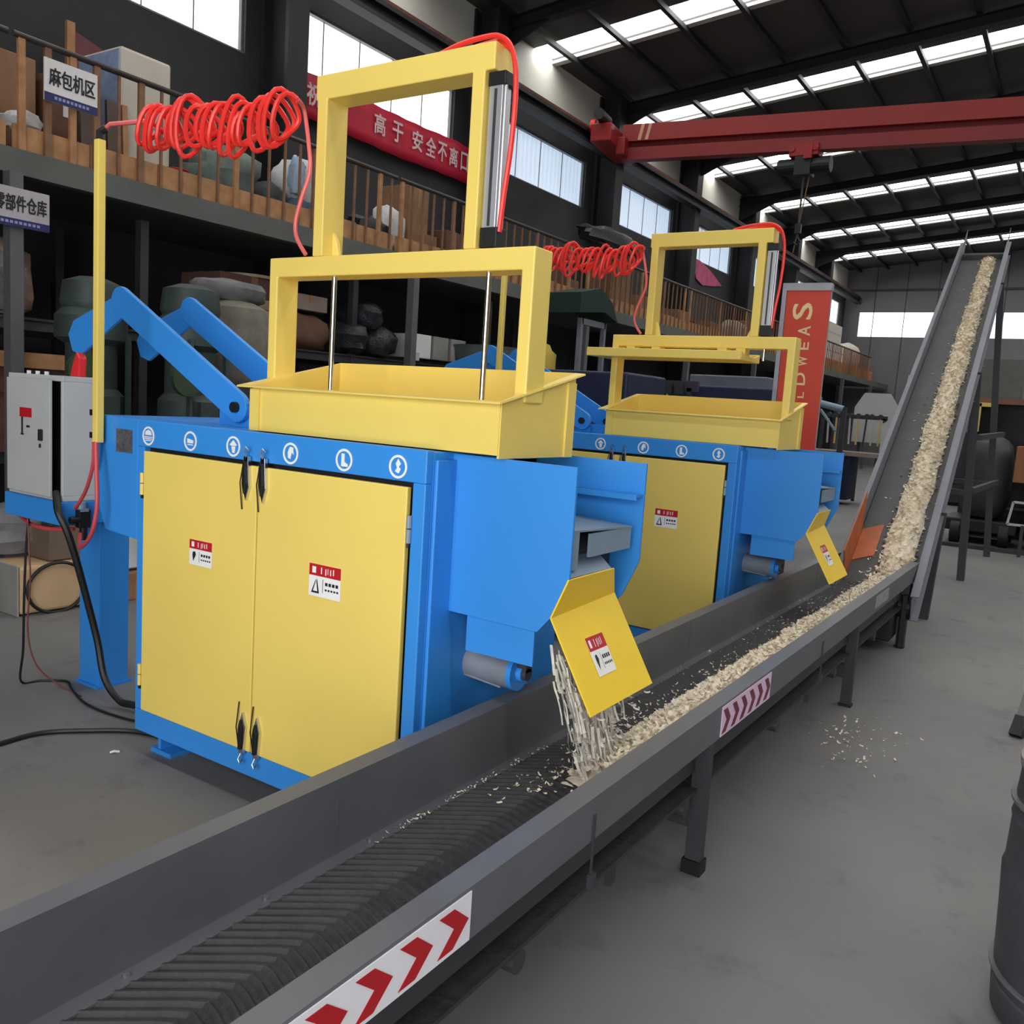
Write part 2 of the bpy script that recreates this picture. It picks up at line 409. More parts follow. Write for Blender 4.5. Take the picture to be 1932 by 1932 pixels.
def door_latch(parent, x, z, up):
    s = 1 if up else -1
    y = 2.19
    o = obj('latch', MB().prism([(x-.012,z+.05*s),(x+.012,z+.05*s),(x+.02,z-.06*s),(x+.002,z-.115*s),(x-.016,z-.06*s)], 1, y-.012, y+.003), CHROME, parent, bevel=.002)
    obj('latch_lever', MB().prism([(x-.006,z+.03*s),(x+.008,z+.03*s),(x+.012,z-.05*s),(x+.002,z-.09*s),(x-.008,z-.05*s)], 1, y-.022, y-.012), BLACK, o, bevel=.002)
    obj('latch_hook', MB().tube([(x,y-.008,z+.045*s),(x-.006,y-.016,z+.07*s),(x+.004,y-.016,z+.085*s),(x+.01,y-.008,z+.07*s)], .004, 6), CHROME, o)
    obj('latch_wire', MB().tube([(x-.02,y-.006,z+.02*s),(x-.03,y-.01,z-.05*s),(x-.024,y-.004,z-.15*s)], .0025, 5), BLACK, o)

def crusher(name, label, press_up, group):
    t = thing(name, label, 'machine', (0, 0, 0), group)
    # blue cabinet body
    b = MB().box(-3.265,-1.75, 2.235, 3.10, .11, 1.425)
    b.prism([(-3.51,1.435),(-3.265,1.43),(-3.265,.93),(-3.49,.945),(-3.57,1.1),(-3.57,1.33)], 1, 2.2, 3.10)
    b.box(-3.265,-1.75, 2.2, 2.234, 1.322, 1.43).box(-3.265,-1.75, 2.2, 2.234, .11, .205)
    b.box(-3.265,-3.222, 2.2, 2.234, .205, 1.322).box(-1.803,-1.75, 2.2, 2.234, .205, 1.322)
    b.box(-1.75,-1.735, 2.24, 3.08, .13, 1.40)
    obj('body', b, BLU, t, bevel=.004)
    obj('door_recess', MB().box(-3.222,-1.803, 2.228, 2.234, .205, 1.322), DGAP, t)  # black slab paints in the shade of the gaps around the doors
    for i, (x0, x1) in enumerate(((-3.214,-2.531),(-2.525,-1.818))):
        d = obj('door', MB().box(x0, x1, 2.192, 2.214, .21, 1.306), YEL, t, bevel=.004)
        door_latch(d, -2.58 if i == 0 else -2.49, 1.29, True)
        door_latch(d, -2.565 if i == 0 else -2.485, .25, False)
        hx = x0-.012 if i == 0 else x1+.012
        for z in ((1.17,.36) if i == 0 else (1.17,.36)):
            h = obj('hinge', MB().cyl((hx,2.195,z-.045),(hx,2.195,z+.0),.009,10).cyl((hx,2.195,z+.004),(hx,2.195,z+.045),.009,10), YEL if i == 0 else GREYPLATE, d)
            obj('hinge_pin', MB().cyl((hx,2.195,z-.06),(hx,2.195,z-.045),.006,8), BLACK, h)
    dl = [c for c in t.children if c.name.startswith('door') and 'recess' not in c.name]
    warning_label(t, (-2.84,2.192,.936), (1,0,0), (0,0,1), .135, .10, 0)
    warning_label(t, (-2.168,2.192,.936), (1,0,0), (0,0,1), .152, .115, 1)
    for i, x in enumerate((-3.193,-2.926,-2.674,-2.367,-2.107,-1.867)): emblem(t, x, i)
    pl = obj('nameplate', MB().box(-3.41,-3.302, 2.195, 2.2, 1.288, 1.384), pm('etched_plate', (112,114,122), .4, .5, .3, 60), t)
    foot = MB().box(-3.235,-3.10, 2.26, 2.40, 0, .02).box(-3.20,-3.18, 2.27, 2.39, .02, .115).box(-3.235,-3.10, 2.38, 2.4, .02, .115)
    obj('foot', foot, BLU, t)
    for dx, dy in ((1.33,0),(0,.6),(1.33,.6)):
        obj('foot', MB().box(-3.235+dx,-3.10+dx, 2.26+dy, 2.40+dy, 0, .02).box(-3.20+dx,-3.18+dx, 2.27+dy, 2.39+dy, .02, .115), BLU, t)
    obj('top_slab', MB().box(-3.16,-2.70, 2.52, 3.05, 1.425, 1.47).box(-3.16,-2.70, 2.52, 2.54, 1.47, 1.485), BLU, t)
    # hopper: sloped rim, higher at the back
    h = MB(); x0, x1, ya, yb, zf, zb = -2.69,-1.548, 2.30, 2.76, 1.598, 1.714
    th = .008
    h.plate([(x0,ya,1.43),(x1,ya,1.43),(x1,ya,zf),(x0,ya,zf)], th).plate([(x0,yb,1.43),(x1,yb,1.43),(x1,yb,zb),(x0,yb,zb)], th)
    h.plate([(x0,ya,1.43),(x0,yb,1.43),(x0,yb,zb),(x0,ya,zf)], th).plate([(x1,ya,1.42),(x1,yb,1.42),(x1,yb,zb),(x1,ya,zf)], th)
    h.box(x0, x1, ya, yb, 1.432, 1.44)
    obj('hopper', h, YEL, t)
    f = .035
    r = MB().plate([(x0-f-.02,ya-f,zf-.004),(x1+f*.6,ya-f,zf-.004),(x1,ya,zf),(x0,ya,zf)], .006).plate([(x1,ya,zf),(x1+f*.6,ya-f,zf-.004),(x1+f*.6,yb+f,zb),(x1,yb,zb)], .006)
    r.plate([(x0-f-.02,ya-f,zf-.004),(x0,ya,zf),(x0,yb,zb),(x0-f,yb+f,zb)], .006).plate([(x0,yb,zb),(x1,yb,zb),(x1+f*.6,yb+f,zb),(x0-f,yb+f,zb)], .006)
    obj('hopper_rim', r, YEL, t)
    obj('corner_strip', MB().box(x0-.006, x0+.045, ya-.012, ya-.004, 1.43, zf-.01), YEL, t)
    obj('corner_strip', MB().box(x1+.004,x1+.012, 2.70, 2.755, 1.42, 1.68), YEL, t)
    # lower press frame straddling the hopper
    fr = MB().prism([(-2.757,1.60),(-2.712,1.60),(-2.712,2.022),(-1.582,2.022),(-1.582,1.60),(-1.535,1.60),(-1.535,2.095),(-2.757,2.095)], 1, 2.42, 2.53)
    fr.box(-2.735,-2.715, 2.45, 2.5, 1.43, 1.60)
    obj('lower_frame', fr, YEL, t, bevel=.005)
    uf = MB().prism([(-2.527,2.095),(-2.477,2.095),(-2.477,2.655),(-1.822,2.655),(-1.822,2.095),(-1.772,2.095),(-1.772,2.655),(-1.735,2.655),(-1.735,2.742),(-2.535,2.742),(-2.535,2.655),(-2.527,2.655)], 1, 2.42, 2.53)
    uf.prism([(-2.477,2.095),(-2.44,2.095),(-2.455,2.16),(-2.477,2.19)], 1, 2.47, 2.49).prism([(-1.822,2.095),(-1.86,2.095),(-1.835,2.15),(-1.822,2.18)], 1, 2.47, 2.49)
    obj('upper_frame', uf, YEL, t, bevel=.006)
    cy = obj('air_cylinder', MB().box(-1.765,-1.712, 2.44, 2.49, 2.16, 2.62).cyl((-1.706,2.45,2.16),(-1.706,2.45,2.62),.006,8), ALU, t, bevel=.004)
    obj('cylinder_head', MB().box(-1.768,-1.7, 2.435, 2.495, 2.61, 2.653), BLACK, cy, bevel=.003); obj('cylinder_foot', MB().box(-1.768,-1.7, 2.435, 2.495, 2.10, 2.165), BLACK, cy, bevel=.003)
    obj('cylinder_groove', MB().box(-1.742,-1.733, 2.436, 2.441, 2.17, 2.60).box(-1.74,-1.734, 2.434, 2.436, 2.32, 2.46), DSTEEL, cy)
    zp = 1.50 if not press_up else 1.95
    for x in (-2.44,-1.733):
        obj('guide_rod', MB().cyl((x,2.455,zp),(x,2.455,2.06),.0095,12), CHROME, t, smooth=True)
    pp = MB().box(-2.66,-1.585, 2.34, 2.72, zp-.03, zp+.01) if not press_up else MB().box(-2.885,-1.83, 2.30, 2.315, 1.945, 2.0).box(-2.885,-1.83, 2.315, 2.66, 1.945, 1.955).box(-2.885,-1.83, 2.645, 2.66, 1.955, 2.0).prism([(2.30,1.945),(2.66,1.945),(2.66,2.0),(2.56,1.975),(2.40,1.975),(2.30,2.0)], 0, -1.83,-1.822)
    obj('press_plate', pp, YEL, t, bevel=.004)
    if press_up:
        for x in (-2.62,-2.44,-1.99,-1.87): obj('press_bracket', MB().box(x-.03, x+.03, 2.42, 2.50, 1.955, 2.022), YEL, t)
    # outlet box on the right
    poly = [(-1.75,1.42),(-1.282,1.417),(-1.282,1.07),(-1.338,.94),(-1.385,.885),(-1.75,.89)]
    ob = MB().prism(poly, 1, 2.34, 2.35).prism(poly, 1, 2.84, 2.85)
    ob.prism([(-1.665,.90),(-1.40,.90),(-1.40,.765),(-1.665,.765)], 1, 2.352, 2.36).box(-1.665,-1.40, 2.36, 2.5, .90, .905)
    ob.box(-1.665,-1.655, 2.36, 2.84, .765, .9).prism([(-1.75,1.41),(-1.735,1.41),(-1.735,.9),(-1.75,.9)], 1, 2.35, 2.84)
    obj('outlet_box', ob, BLU, t)
    obj('inner_flange', MB().box(-1.74,-1.284, 2.78, 2.838, 1.30, 1.308).box(-1.74,-1.284, 2.78, 2.786, 1.29, 1.30), BLU, t)
    obj('outlet_table', MB().plate([(-1.735,2.352,1.235),(-1.30,2.352,1.215),(-1.30,2.80,1.195),(-1.735,2.80,1.215)], .006).box(-1.312,-1.302, 2.50, 2.80, 1.12, 1.196).box(-1.33,-1.30, 2.352, 2.42, 1.09, 1.215), GREYPLATE, t)
    obj('outlet_roller', MB().cyl((-1.42,2.45,1.13),(-1.42,2.83,1.13),.05,16).box(-1.50,-1.395, 2.72, 2.835, .99, 1.1), DSTEEL, t)
    obj('throat_plate', MB().plate([(-1.36,2.36,1.115),(-1.36,2.66,1.115),(-1.29,2.64,1.068),(-1.29,2.36,1.07)], .004), GREYPLATE, t)
    ch = MB().plate([(-1.282,2.336,1.07),(-1.336,2.336,.94),(-1.3446,2.79,.9547),(-1.282,2.645,1.07)], .005)
    ch.plate([(-1.336,2.336,.94),(-1.171,2.336,.66),(-1.171,2.79,.66),(-1.3446,2.79,.9547)], .005)
    c = obj('chute_flap', ch, YELC, t)
    uu = (Vector((-1.336,2.336,.94))-Vector((-1.171,2.336,.66))).normalized()
    warning_label(c, (-1.250,2.53,.802), (0,1,0), uu, .12, .13, 0)
    # grey belt drum under the outlet
    dr = obj('belt_drum', MB().cyl((-1.86,2.5,.682),(-1.555,2.5,.682),.062,28).plate([(-1.86,2.45,.655),(-1.58,2.45,.632),(-1.58,2.52,.624),(-1.86,2.8,.622)], .006), pm('worn_belt', (120,126,136), .6, 0, .15, 8), t, smooth=True)
    obj('drum_end', MB().cyl((-1.555,2.5,.682),(-1.535,2.5,.682),.064,28).cyl((-1.535,2.5,.682),(-1.515,2.5,.682),.03,20), BLU, dr, smooth=True)
    obj('drum_bearing', MB().cyl((-1.515,2.5,.682),(-1.50,2.5,.682),.022,16).box(-1.56,-1.50, 2.48, 2.52, .69, .77), DSTEEL, dr)
    # lift arms on the left
    for y in (2.45, 2.82):
        th = .012
        def barxz(mb, a, b, w, y0, y1, rnd=True, cap_a=True):
            a, b = Vector(a), Vector(b); d = (b-a).normalized(); n = Vector((-d.y, d.x))*w/2
            pts = []
            for k in range(9):
                an = math.pi*(k/8); pts.append(b+n*math.cos(an)+d*(w/2)*math.sin(an))
            for k in range(9):
                an = math.pi*(k/8); pts.append(a-n*math.cos(an)-d*(w/2)*math.sin(an)*(1 if cap_a else .15))
            mb.prism([(p.x,p.y) for p in pts], 1, y0, y1)
        arm = MB(); barxz(arm, (-3.775,1.945), (-2.955,1.505), .125, y-th, y+th)
        arm = obj('lift_arm', arm, BLU, t, bevel=.003)
        lev = MB().prism([(-3.77,1.99),(-3.73,1.92),(-3.80,1.87),(-4.13,1.69),(-4.20,1.71),(-4.235,1.79),(-4.19,1.855),(-4.13,1.875),(-3.86,1.965)], 1, y+.016, y+.034)
        obj('lever_plate', lev, BLU, arm, bevel=.003)
        obj('pivot_bolt', MB().cyl((-2.955,y-.03,1.505),(-2.955,y+.05,1.505),.022,16).cyl((-3.80,y-.004,1.94),(-3.80,y+.05,1.94),.02,16), BLACK, arm)
        obj('pivot_bracket', MB().prism([(-3.01,1.425),(-2.90,1.425),(-2.92,1.53),(-2.99,1.53)], 1, y+.016, y+.03), BLU, t)
    # pole that carries the hose
    po = obj('hose_pole', MB().box(-3.512,-3.478, 2.15, 2.184, 1.318, 2.545), YEL, t, bevel=.004)
    obj('pole_clip', MB().box(-3.53,-3.512, 2.15, 2.2, 1.335, 1.36).box(-3.53,-3.512, 2.15, 2.2, 1.43, 1.455), BLACK, po)
    obj('hose_elbow', MB().tube([(-3.495,2.167,2.545),(-3.495,2.167,2.575),(-3.475,2.18,2.592)], .016, 8), BLACK, po)
    # hose lying over the top bar
    obj('air_line', MB().tube(smooth_pts([(-2.0,2.46,2.748),(-1.90,2.45,2.765),(-1.80,2.45,2.772),(-1.745,2.45,2.765),(-1.70,2.45,2.73),(-1.675,2.45,2.66),(-1.668,2.45,2.55),(-1.675,2.45,2.40),(-1.69,2.45,2.27),(-1.70,2.45,2.15)]), .009, 8)
        .tube([(-1.95,2.49,2.746),(-1.85,2.48,2.76),(-1.75,2.47,2.762),(-1.70,2.46,2.72)], .01, 8), HOSER, t, smooth=True)
    return t

def smooth_pts(P, m=6):
    P = [Vector(p) for p in P]; out = []
    for i in range(len(P)-1):
        p0, p1, p2, p3 = P[max(i-1,0)], P[i], P[i+1], P[min(i+2,len(P)-1)]
        for k in range(m):
            u = k/m; out.append(.5*((2*p1)+(p2-p0)*u+(2*p0-5*p1+4*p2-p3)*u*u+(3*p1-p0-3*p2+p3)*u**3))
    return out+[P[-1]]
def coil_hose(label):
    t = thing('coiled_air_hose', label, 'hose')
    a, b = Vector((-3.24,2.2,2.585)), Vector((-2.56,2.33,2.575)); n = 19; pts = []; N = n*20
    for i in range(N+1):
        u = i/N; an = 2*math.pi*u*n
        c = a.lerp(b, u); c.z -= .03*math.sin(math.pi*u)+.014*math.sin(9*u+1)
        rr = (.072+.022*math.sin(23*u)+.014*math.sin(41*u))*min(1, .35+u*6)
        pts.append(c+Vector((.030*math.sin(an+.9+.6*math.sin(13*u))+.012*math.sin(31*u), .055*math.sin(an), rr*math.cos(an)-.02*math.sin(2*an))))
    obj('coil', MB().tube(pts, .0095, 7), HOSER, t, smooth=True)
    e = Vector((-3.475,2.18,2.592))
    obj('lead', MB().tube([e, e+Vector((.03,0,.012)), e+Vector((.08,.01,.012)), pts[0]+Vector((-.02,0,.0)), pts[0]], .009, 6), pm('pale_hose_red', (232,110,110), .35), t, smooth=True)
    obj('tail', MB().tube(smooth_pts([pts[-1],(-2.575,2.40,2.62),(-2.545,2.40,2.5),(-2.54,2.405,2.40),(-2.575,2.40,2.30),(-2.60,2.40,2.22),(-2.59,2.40,2.16),(-2.55,2.41,2.10)]), .008, 8), pm('pale_hose_red', (232,110,110), .35), t, smooth=True)
    return t
OFF = 2.97
crusher('wood_crusher', 'yellow and blue wood crusher nearest the camera, its press lowered into the hopper', False, 'wood crushers beside the conveyor')
m2 = crusher('wood_crusher', 'yellow and blue wood crusher behind the first, its press plate raised above the hopper', True, 'wood crushers beside the conveyor')
m2.location = (0, OFF, 0)
coil_hose('bright red coiled air hose stretched from yellow pole to the nearest crusher')
h2 = coil_hose('red coiled air hose stretched between pole and the farther crusher'); h2.location = (0, OFF, 0)

# ------------------------------------------------------------ control cabinet on its column
t = thing('control_cabinet', 'pale grey electrical cabinet on a blue tray and column, left of the nearest crusher', 'cabinet', (0,0,0))
cb = MB().box(-4.555,-4.068, 2.345, 2.52, 1.558, 1.585).box(-4.555,-4.068, 2.345, 2.52, .986, 1.012).box(-4.555,-4.535, 2.345, 2.52, 1.012, 1.558).box(-4.088,-4.068, 2.345, 2.52, 1.012, 1.558)
obj('housing', cb, CABGREY, t, bevel=.003)
obj('housing_shade_block', MB().box(-4.535,-4.088, 2.40, 2.505, 1.012, 1.558), DGAP, t)  # black block puts the shade of the cabinet opening into the colour
d = obj('door', MB().plate([(-4.54,2.335,1.005),(-4.13,2.322,1.005),(-4.13,2.322,1.562),(-4.54,2.335,1.562)], .014), CABGREY, t, bevel=.002)
obj('door_handle', MB().box(-4.208,-4.19, 2.30, 2.318, 1.27, 1.325).box(-4.214,-4.207, 2.308, 2.318, 1.235, 1.255), BLACK, d, bevel=.003)
obj('door_label', MB().box(-4.40,-4.295, 2.317, 2.322, 1.375, 1.42), RED, d)
obj('door_marks', MB().box(-4.383,-4.378, 2.316, 2.322, 1.29, 1.375).box(-4.39,-4.37, 2.316, 2.322, 1.287, 1.293).box(-4.34,-4.33, 2.317, 2.322, 1.325, 1.335).box(-4.325,-4.315, 2.317, 2.322, 1.325, 1.335), INK, d)
obj('tray', MB().box(-4.57,-4.065, 2.33, 2.70, .872, .985), BLU, t, bevel=.004)
obj('column', MB().box(-4.275,-4.10, 2.555, 2.72, .01, .872), BLU, t, bevel=.003)
obj('foot_plate', MB().box(-4.29,-4.09, 2.54, 2.74, 0, .015), BLU, t)
v = obj('air_regulator', MB().box(-4.058,-4.02, 2.40, 2.46, .86, .95).cyl((-4.035,2.36,.90),(-4.035,2.42,.90),.018,12), BLACK, t, bevel=.004)
obj('regulator_gauge', MB().cyl((-4.035,2.42,.955),(-4.035,2.42,.985),.02,14).box(-4.055,-4.015, 2.405,2.445,.94,.955), GREYPLATE, v)
obj('drip_bowl', MB().cyl((-4.035,2.43,.80),(-4.035,2.43,.86),.018,12), BLACK, v)
t = thing('warning_beacon', 'small red beacon standing on the back of the grey electrical cabinet', 'light', (-4.14,2.46,1.585))
obj('lens', MB().prism([(-.035,.0),(.04,.0),(.045,.09),(.02,.12),(-.015,.06)], 1, -.02, .02), pm('red_lens', (225,50,55), .3), t, bevel=.006)
t = thing('terminal_strip', 'row of small white and black connectors lying on the grey cabinet top', 'connector', (-4.36,2.40,1.585))
for k in range(6): obj('connector', MB().box(-.09+.04*k,-.062+.04*k,-.02,.02,0,.016), WHITE if k%2 == 0 else BLACK, t)

# cables and hoses near the cabinet
def cable(name, label, cat, pts, r, mat, n=8):
    # smooth the polyline a little (Catmull-Rom)
    P = [Vector(p) for p in pts]; out = []
    for i in range(len(P)-1):
        p0, p1, p2, p3 = P[max(i-1,0)], P[i], P[i+1], P[min(i+2,len(P)-1)]
        for k in range(6):
            u = k/6; out.append(.5*((2*p1)+(p2-p0)*u+(2*p0-5*p1+4*p2-p3)*u*u+(3*p1-p0-3*p2+p3)*u**3))
    out.append(P[-1])
    return tag(obj(name, MB().tube(out, r, n), mat, smooth=True), label, cat)
cable('power_cable', 'thick black cable hanging from grey cabinet past its blue column to the crusher', 'cable',
      [(-4.105,2.335,1.03),(-4.03,2.30,.95),(-3.99,2.32,.86),(-3.98,2.36,.72),(-3.98,2.42,.50),(-3.96,2.46,.30),(-3.90,2.46,.13),(-3.80,2.47,.04),(-3.70,2.49,.03),(-3.26,2.6,.05)], .017, BLACK)
cable('floor_cable', 'black cable curving over the floor towards the left picture edge', 'cable',
      [(-3.27,2.38,.012),(-3.46,2.32,.012),(-3.6,2.20,.012),(-3.72,2.05,.012),(-3.73,1.88,.012),(-3.70,1.6,.012)], .011, BLACK)
cable('control_wire', 'thin dark wire hanging under the grey cabinet and looping on the floor', 'cable',
      [(-4.40,2.36,.865),(-4.37,2.33,.70),(-4.37,2.32,.45),(-4.38,2.32,.2),(-4.42,2.33,.02),(-4.40,2.42,.008),(-4.30,2.50,.008),(-4.16,2.45,.008),(-3.90,2.38,.008),(-3.60,2.40,.008),(-3.28,2.46,.03)], .006, BLACK)
cable('signal_wire', 'thin reddish wire running beside dark wire below the grey cabinet', 'cable',
      [(-4.38,2.345,.868),(-4.34,2.33,.72),(-4.33,2.33,.55),(-4.355,2.33,.30),(-4.33,2.36,.12),(-4.25,2.44,.008),(-4.05,2.43,.006)], .004, pm('reddish_wire', (120,62,50), .5))
cable('looped_air_hose', 'red air hose drooping in a loop from pole foot to cabinet regulator', 'hose',
      [(-3.49,2.155,1.32),(-3.46,2.14,1.2),(-3.44,2.13,1.05),(-3.48,2.13,.93),(-3.62,2.17,.85),(-3.80,2.27,.83),(-3.98,2.38,.84)], .009, HOSEP)
cable('straight_air_hose', 'pale red air hose falling from pole foot to top of the cabinet regulator', 'hose',
      [(-3.505,2.155,1.32),(-3.52,2.16,1.22),(-3.62,2.19,1.10),(-3.78,2.24,1.0),(-3.98,2.36,.98)], .008, HOSEP)
cable('tray_air_hose', 'red air hose slung below the cabinet tray', 'hose',
      [(-4.56,2.40,.86),(-4.40,2.37,.835),(-4.25,2.38,.83),(-4.1,2.42,.845)], .01, HOSEP)

# ------------------------------------------------------------ long level conveyor
YA, YB = -.6, 7.15
t = thing('belt_conveyor', 'long dark grey level belt conveyor running past both crushers', 'conveyor', (0,0,0))
ri = MB().prism([(-1.566,.611),(-1.505,.611),(-1.505,.405),(-1.462,.405),(-1.462,.399),(-1.511,.399),(-1.511,.605),(-1.56,.605),(-1.56,.585),(-1.566,.585)], 1, YA, YB)
for y in (1.6, 4.0, 6.4): ri.box(-1.5048,-1.5038, y-.0015, y+.0015, .42, .60)
obj('inner_side_rail', ri, STEEL, t)
for k in range(21):
    bo = MB(); y = YA+.15+.36*k; bo.cyl((-1.485,y,.405),(-1.485,y,.411),.007,8)
    obj('rail_bolt', bo, pm('zinc_bolt', (165,165,168), .35, .8), t)
ro = MB().prism([(-1.012,.602),(-1.012,.608),(-.949,.608),(-.949,.488),(-.99,.488),(-.99,.493),(-.955,.493),(-.955,.602)], 1, YA, YB)
obj('outer_side_rail', ro, STEEL, t)
for y in (1.96, 4.3): obj('rail_bracket', MB().box(-.948,-.944, y-.004, y+.004, .40, .56).box(-.95,-.935, y-.012, y+.012, .36, .40), DSTEEL, t)
belt = MB().box(-1.50,-1.02, YA, YB, .378, .398).box(-1.48,-.99, YA, YB, .30, .312)
def zig(mb, y0):
    pts = [(-1.465, y0-.125), (-1.33, y0-.018), (-1.30, y0), (-1.265, y0-.008), (-1.035, y0-.10)]
    for (xa, ya), (xb, yb) in zip(pts, pts[1:]):
        w, hh = .0115, .0085
        mb.add([(xa,ya-w,.398),(xb,yb-w,.398),(xa,ya-w*.25,.398+hh),(xb,yb-w*.25,.398+hh),(xa,ya+w*.25,.398+hh),(xb,yb+w*.25,.398+hh),(xa,ya+w,.398),(xb,yb+w,.398)],
               [(0,1,3,2),(2,3,5,4),(4,5,7,6)])
y = YA+.2
while y < YB: zig(belt, y); y += .036
obj('belt', belt, RUB, t)
for k in range(8):
    y = -.4+1.05*k; obj('return_roller', MB().cyl((-1.5,y,.27),(-.99,y,.27),.03,12), DSTEEL, t)
obj('dark_infill_plate', MB().box(-1.012,-1.004, YA, YB, .372, .598), DSTEEL, t)  # added dark plate, keeps the gap below the rail looking shaded
obj('under_tray', MB().box(-1.46,-1.02, YA, YB, .372, .386), DSTEEL, t)
for k, y in enumerate((.52, 2.86, 5.19, 6.9)):
    for x in (-.985, -1.535):
        lg = obj('leg', MB().box(x-.028, x+.028, y-.02, y+.02, .012, .60 if x > -1.2 else .42), DSTEEL, t)
        obj('foot', MB().box(x-.035, x+.035, y-.03, y+.03, 0, .05 if k == 1 else .014), BLACK, lg)
    obj('cross_brace', MB().box(-1.52,-1.0, y-.012, y+.012, .16, .24), DSTEEL, t)
for y in (2.32, 4.55): obj('scraper_hanger', MB().tube([(-1.06,y,.385),(-1.055,y,.22)], .008, 8).prism([(y-.02,.17),(y+.02,.17),(y+.012,.24),(y-.012,.24)], 0, -1.065,-1.045), DSTEEL, t)
# drive motor and gear housing at the far end
dm = obj('drive_housing', MB().box(-1.40,-1.02, 6.65, 7.25, .08, .36).cyl((-1.03,6.95,.30),(-.93,6.95,.30),.10,20).box(-1.0,-.955, 6.85, 6.95, .0, .4), BLACK, t, bevel=.01)
obj('belt_pulley', MB().cyl((-1.5,7.14,.34),(-.98,7.14,.34),.045,20), DSTEEL, t)
# chevron plates
def chevron(name, y0, y1, n, lab, ps, mats):
    t = thing(name, lab, 'sign', (0,0,0), 'chevron plates on the conveyor rail')
    x = -.9485
    obj('plate', MB().box(x, x+.003, y0, y1, .492, .600), mats[0], t)
    mb = MB(); L = (y1-y0)/n
    for k in range(n):
        c = y0+L*(k+.36); w = L*.21; a = L*.36
        mb.prism([(c-w-a*.2,.588),(c+w-a*.2,.588),(c+w+a*1.0,.545),(c+w-a*.2,.502),(c-w-a*.2,.502),(c-w+a,.545)], 0, x+.003, x+.0042)
    obj('chevrons', mb, mats[1], t)
chevron('chevron_plate', .35, 1.412, 9, 'red and white arrow plate on the conveyor rail, nearest to the camera', 0, (pm('reflective_white', (228,226,232), .35, 0, .03), pm('reflective_red', (176,10,26), .35, 0, .05)))
chevron('chevron_plate', 2.90, 3.46, 6, 'pinkish arrow plate on the conveyor rail, farther away beyond the first leg', 0, (pm('reflective_pink', (226,196,222), .35, 0, .03), pm('reflective_plum', (110,16,50), .35, 0, .05)))
# lettering strip further along the rail
tag(obj('rail_sticker', MB().box(-.9485,-.946, 5.55, 5.95, .515, .59), pm('faded_sticker', (150,150,152), .5, 0, .25, 40)), 'small pale faded sticker on conveyor rail beside second leg', 'sticker')

# ------------------------------------------------------------ wood shavings
def chips(mb, rnd, place, n, smin, smax):
    for _ in range(n):
        p = Vector(place()); s = rnd.uniform(smin, smax); w = s*rnd.uniform(.25,.6)
        a = rnd.uniform(0, 6.28); tilt = rnd.uniform(-.7,.7)
        d = Vector((math.cos(a), math.sin(a), tilt)).normalized(); e = Vector((-math.sin(a), math.cos(a), rnd.uniform(-.6,.6))).normalized()
        u = d.cross(e).normalized(); c = s*rnd.uniform(.1,.5)
        pts = [p-d*s+u*c, p-d*s*.3, p+d*s*.3, p+d*s+u*c]
        vs = [q-e*w for q in pts]+[q+e*w for q in pts]
        mb.add(vs, [(0,1,5,4),(1,2,6,5),(2,3,7,6)])
rnd = random.Random(5)
Z0 = .400
def pile_prof(y):
    """inner edge x, outer edge x, crest height of the heap on the level belt"""
    g = min(1, max(0, (y-2.40)/.35))
    k = noise.noise(Vector((y*2.3,0,0)))
    return -1.275-.03*k-.02*g, -1.03, (.10+.045*g+.02*k)
mb = MB(); ys = [2.38+.04*i for i in range(int((7.1-2.38)/.04)+1)]; nx = 9
for y in ys:
    a, b, hgt = pile_prof(y)
    e = min(1, (y-2.37)/.14)
    for j in range(nx):
        u = j/(nx-1); x = a+(b-a)*u
        z = Z0+hgt*e*max(0, math.sin(math.pi*min(1, u*.52+.02)))*(.9+.35*noise.noise(Vector((x*22,y*22,1))))+.012*noise.noise(Vector((x*60,y*60,4)))*e
        mb.v.append((x, y, max(Z0, z)))
for i in range(len(ys)-1):
    for j in range(nx-1):
        q = i*nx+j; mb.f.append((q,q+1,q+nx+1,q+nx))
def on_pile():
    y = rnd.uniform(2.41,7.05); a, b, hgt = pile_prof(y); u = rnd.random()
    return (a+(b-a)*u, y, Z0+hgt*max(0, math.sin(math.pi*min(1,u*.52+.02)))+rnd.uniform(-.004,.012))
chips(mb, rnd, on_pile, 5200, .006, .017)
def scatter():
    y = rnd.uniform(2.25,7.0); a, b, hgt = pile_prof(y)
    return (a-abs(rnd.gauss(0,.07)), y, Z0+.006)
chips(mb, rnd, scatter, 520, .003, .009)
chips(mb, rnd, lambda: (rnd.uniform(-1.42,-1.05), rnd.gauss(2.30,.10), Z0+.008), 60, .003, .010)
chips(mb, rnd, lambda: (-1.47+rnd.uniform(-.01,.01), rnd.uniform(1.7,2.6), .409), 120, .002, .006)
tag(obj('wood_shavings', mb, CHIP), 'cream wood shavings heaped along the outer rail of the level conveyor', 'wood shavings', kind='stuff')
mb = MB()
def fall():
    u = rnd.random()**.8; w = .012+.02*u
    f = rnd.random()**1.4
    c = Vector((-1.325,2.385+.25*f,.80)).lerp(Vector((-1.195-.03*f,2.42+.26*f,.44)), u)
    return (c.x+rnd.gauss(0,w), c.y+rnd.gauss(0,w), c.z+rnd.uniform(-.02,.02))
